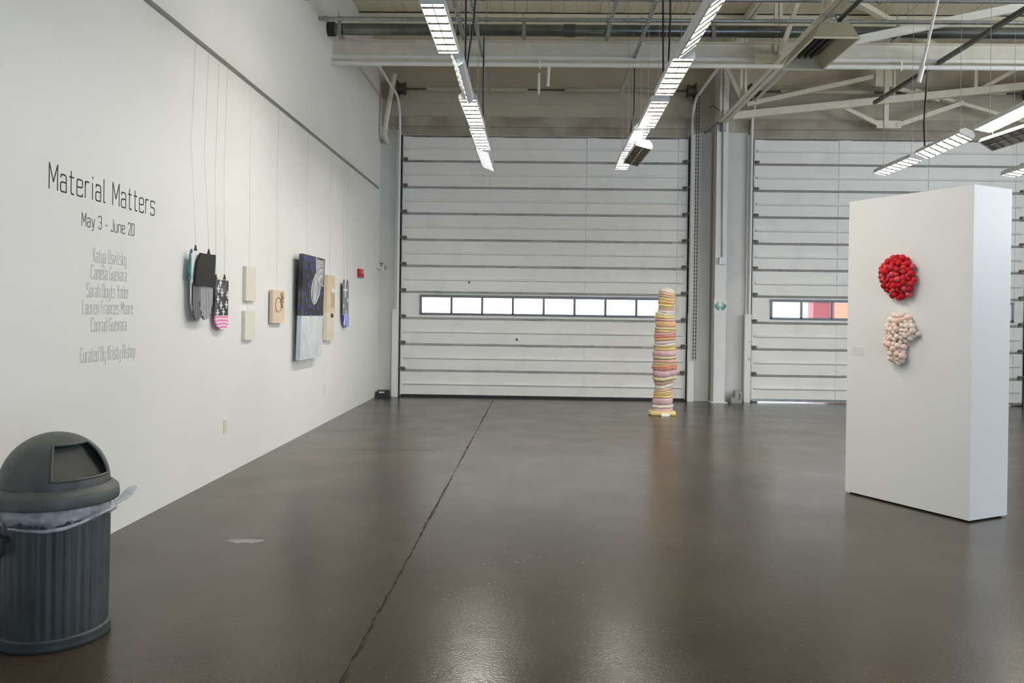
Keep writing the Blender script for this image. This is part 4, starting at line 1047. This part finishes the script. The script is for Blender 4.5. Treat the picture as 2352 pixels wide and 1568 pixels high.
def fixture(p0, p1, rollang, label, group, lit=True, topz=5.30):
    p0, p1 = Vector(p0), Vector(p1); c = (p0+p1)/2; d = (p1-p0).normalized()
    up_ = Vector((0,0,1)); sd = d.cross(up_).normalized(); uu = sd.cross(d)
    mtx = Matrix((sd, d, uu)).transposed() @ Matrix.Rotation(rollang, 3, 'Y')
    o = thing('lamp_fixture', c, label, 'ceiling lamp', group)
    o.rotation_euler = mtx.to_euler()
    inst('housing', HOUS, o, (0,0,0))
    for sx in (-1, 1): inst('lamp_tube', TUBE if lit else TUBEO, o, (sx*.045,0,.062))
    inst('louver_spine', SPINE, o, (0,0,0))
    for k in range(7): inst('louver_blade', BLADE, o, (0,-.51+.17*k,0))
    if lit:
        lo = bpy.data.objects.new('fixture_light', lt); COL.objects.link(lo); lo.parent = o; lo.location = (0,0,.046)
    inv = mtx.inverted()
    for s in (-1, 1):
        q = c+d*s*.45; q.z += .05
        b_ = MB(); pa_, pb_ = inv @ (q-c), inv @ (Vector((q.x,q.y,topz))-c)
        b_.cyl(pa_, pb_, .0028, 5); inst('hanger_wire', b_.mesh('hanger_wire', M['wire']), o, (0,0,0))
    return o
g1, g2, g3 = 'lamps of the left row', 'lamps of the middle row', 'lamps of the right rows'
fixture((-.80,6.13,3.924),(-.795,7.35,3.924), 0, 'lit lamp nearest the camera in the left row', g1)
fixture((-.765,7.45,3.935),(-.765,8.67,3.895), R(62), 'lit lamp tilted on its side, second in the left row', g1)
fixture((-.745,8.75,3.890),(-.72,9.97,3.862), 0, 'lit lamp third along the left row, just past the tilted one', g1)
fixture((-.735,10.0,3.862),(-.715,11.22,3.838), 0, 'lit lamp fourth along the left row', g1)
fixture((-.745,11.25,3.842),(-.725,12.47,3.801), R(22), 'slightly tilted lamp at the far end of the left row', g1)
fixture((1.27,5.70,3.827),(1.245,6.92,3.812), R(-38), 'tilted lamp nearest the camera in the middle row', g2)
fixture((1.25,7.05,3.814),(1.265,8.27,3.813), 0, 'lit lamp second along the middle row', g2)
fixture((1.255,8.40,3.795),(1.275,9.62,3.795), 0, 'lit lamp third along the middle row', g2)
fixture((1.24,9.70,3.787),(1.25,10.92,3.793), 0, 'lit lamp fourth along the middle row beside the dark one', g2)
fixture((1.235,11.0,3.795),(1.255,12.2,3.768), 0, 'lit lamp at the far end of the middle row', g2)
fixture((1.195,9.2,3.487),(1.19,10.4,3.51), R(14), 'unlit dark-louvred lamp hanging under the middle row', g2, False, 3.78)
fixture((5.13,8.33,3.83),(5.11,9.55,3.775), R(10), 'lit lamp at the right edge, upper of the two stacked there', g3, True, ZC)
fixture((5.14,8.33,3.56),(5.15,9.55,3.60), R(32), 'unlit lamp hanging under the lit one at the right edge', g3, False, 3.76)
fixture((5.06,9.78,3.775),(5.09,11.0,3.765), R(24), 'lit lamp middle of the right row above the display wall', g3, True, ZC)
fixture((5.13,11.2,3.773),(5.13,12.4,3.770), R(12), 'tilted lamp at the far end of the right row', g3, True, ZC)
fixture((6.55,10.45,3.62),(6.60,11.65,3.63), R(8), 'lamp cut by the right edge just above the display wall', g3, True, ZC)
# lamps out of view that carry the rows on over and behind the camera
for x, z, nm in ((-.79, 3.92, 'left'), (1.26, 3.82, 'middle')):
    for y, wh in ((4.45, 'just in front of the camera, above the view'),):
        fixture((x,y-.6,z),(x,y+.6,z), 0, 'lit lamp of the %s row %s' % (nm, wh), 'lamps of the rows above the camera', True, 5.30 if x < 4 else ZC)

# ------------------------------------------------------------------ outdoors
tag(MB().box(-20, 30, YB+.24, 60, -.25, -.02).build('outdoor_pavement', M['pavement']), 'pale concrete yard outside the overhead doors', kind='structure')
tag(MB().box(-20, 30, -40, YF-.3, -.25, -.02).build('outdoor_pavement', M['pavement']), 'pale concrete yard outside the front doorway', kind='structure')
o = thing('parked_trailer', (8.6, 20.6, 0), 'red boxy trailer seen through the windows of the right overhead door', 'trailer')
MB().box(6.75, 7.25, 20, 20.4, .6, 2.06).build('cab', M['trailer'], o)
MB().box(7.25, 11.5, 20, 20.4, .5, 1.98).build('box', M['trailer2'], o)
MB().box(6.75, 11.5, 19.985, 20, 1.99, 2.04).build('stripe', M['whitepaint'], o)
for x in (7.6, 10.4, 11.0): MB().cyl((x,19.9,.38),(x,20.5,.38),.40,16).build('wheel', M['rubber'], o)
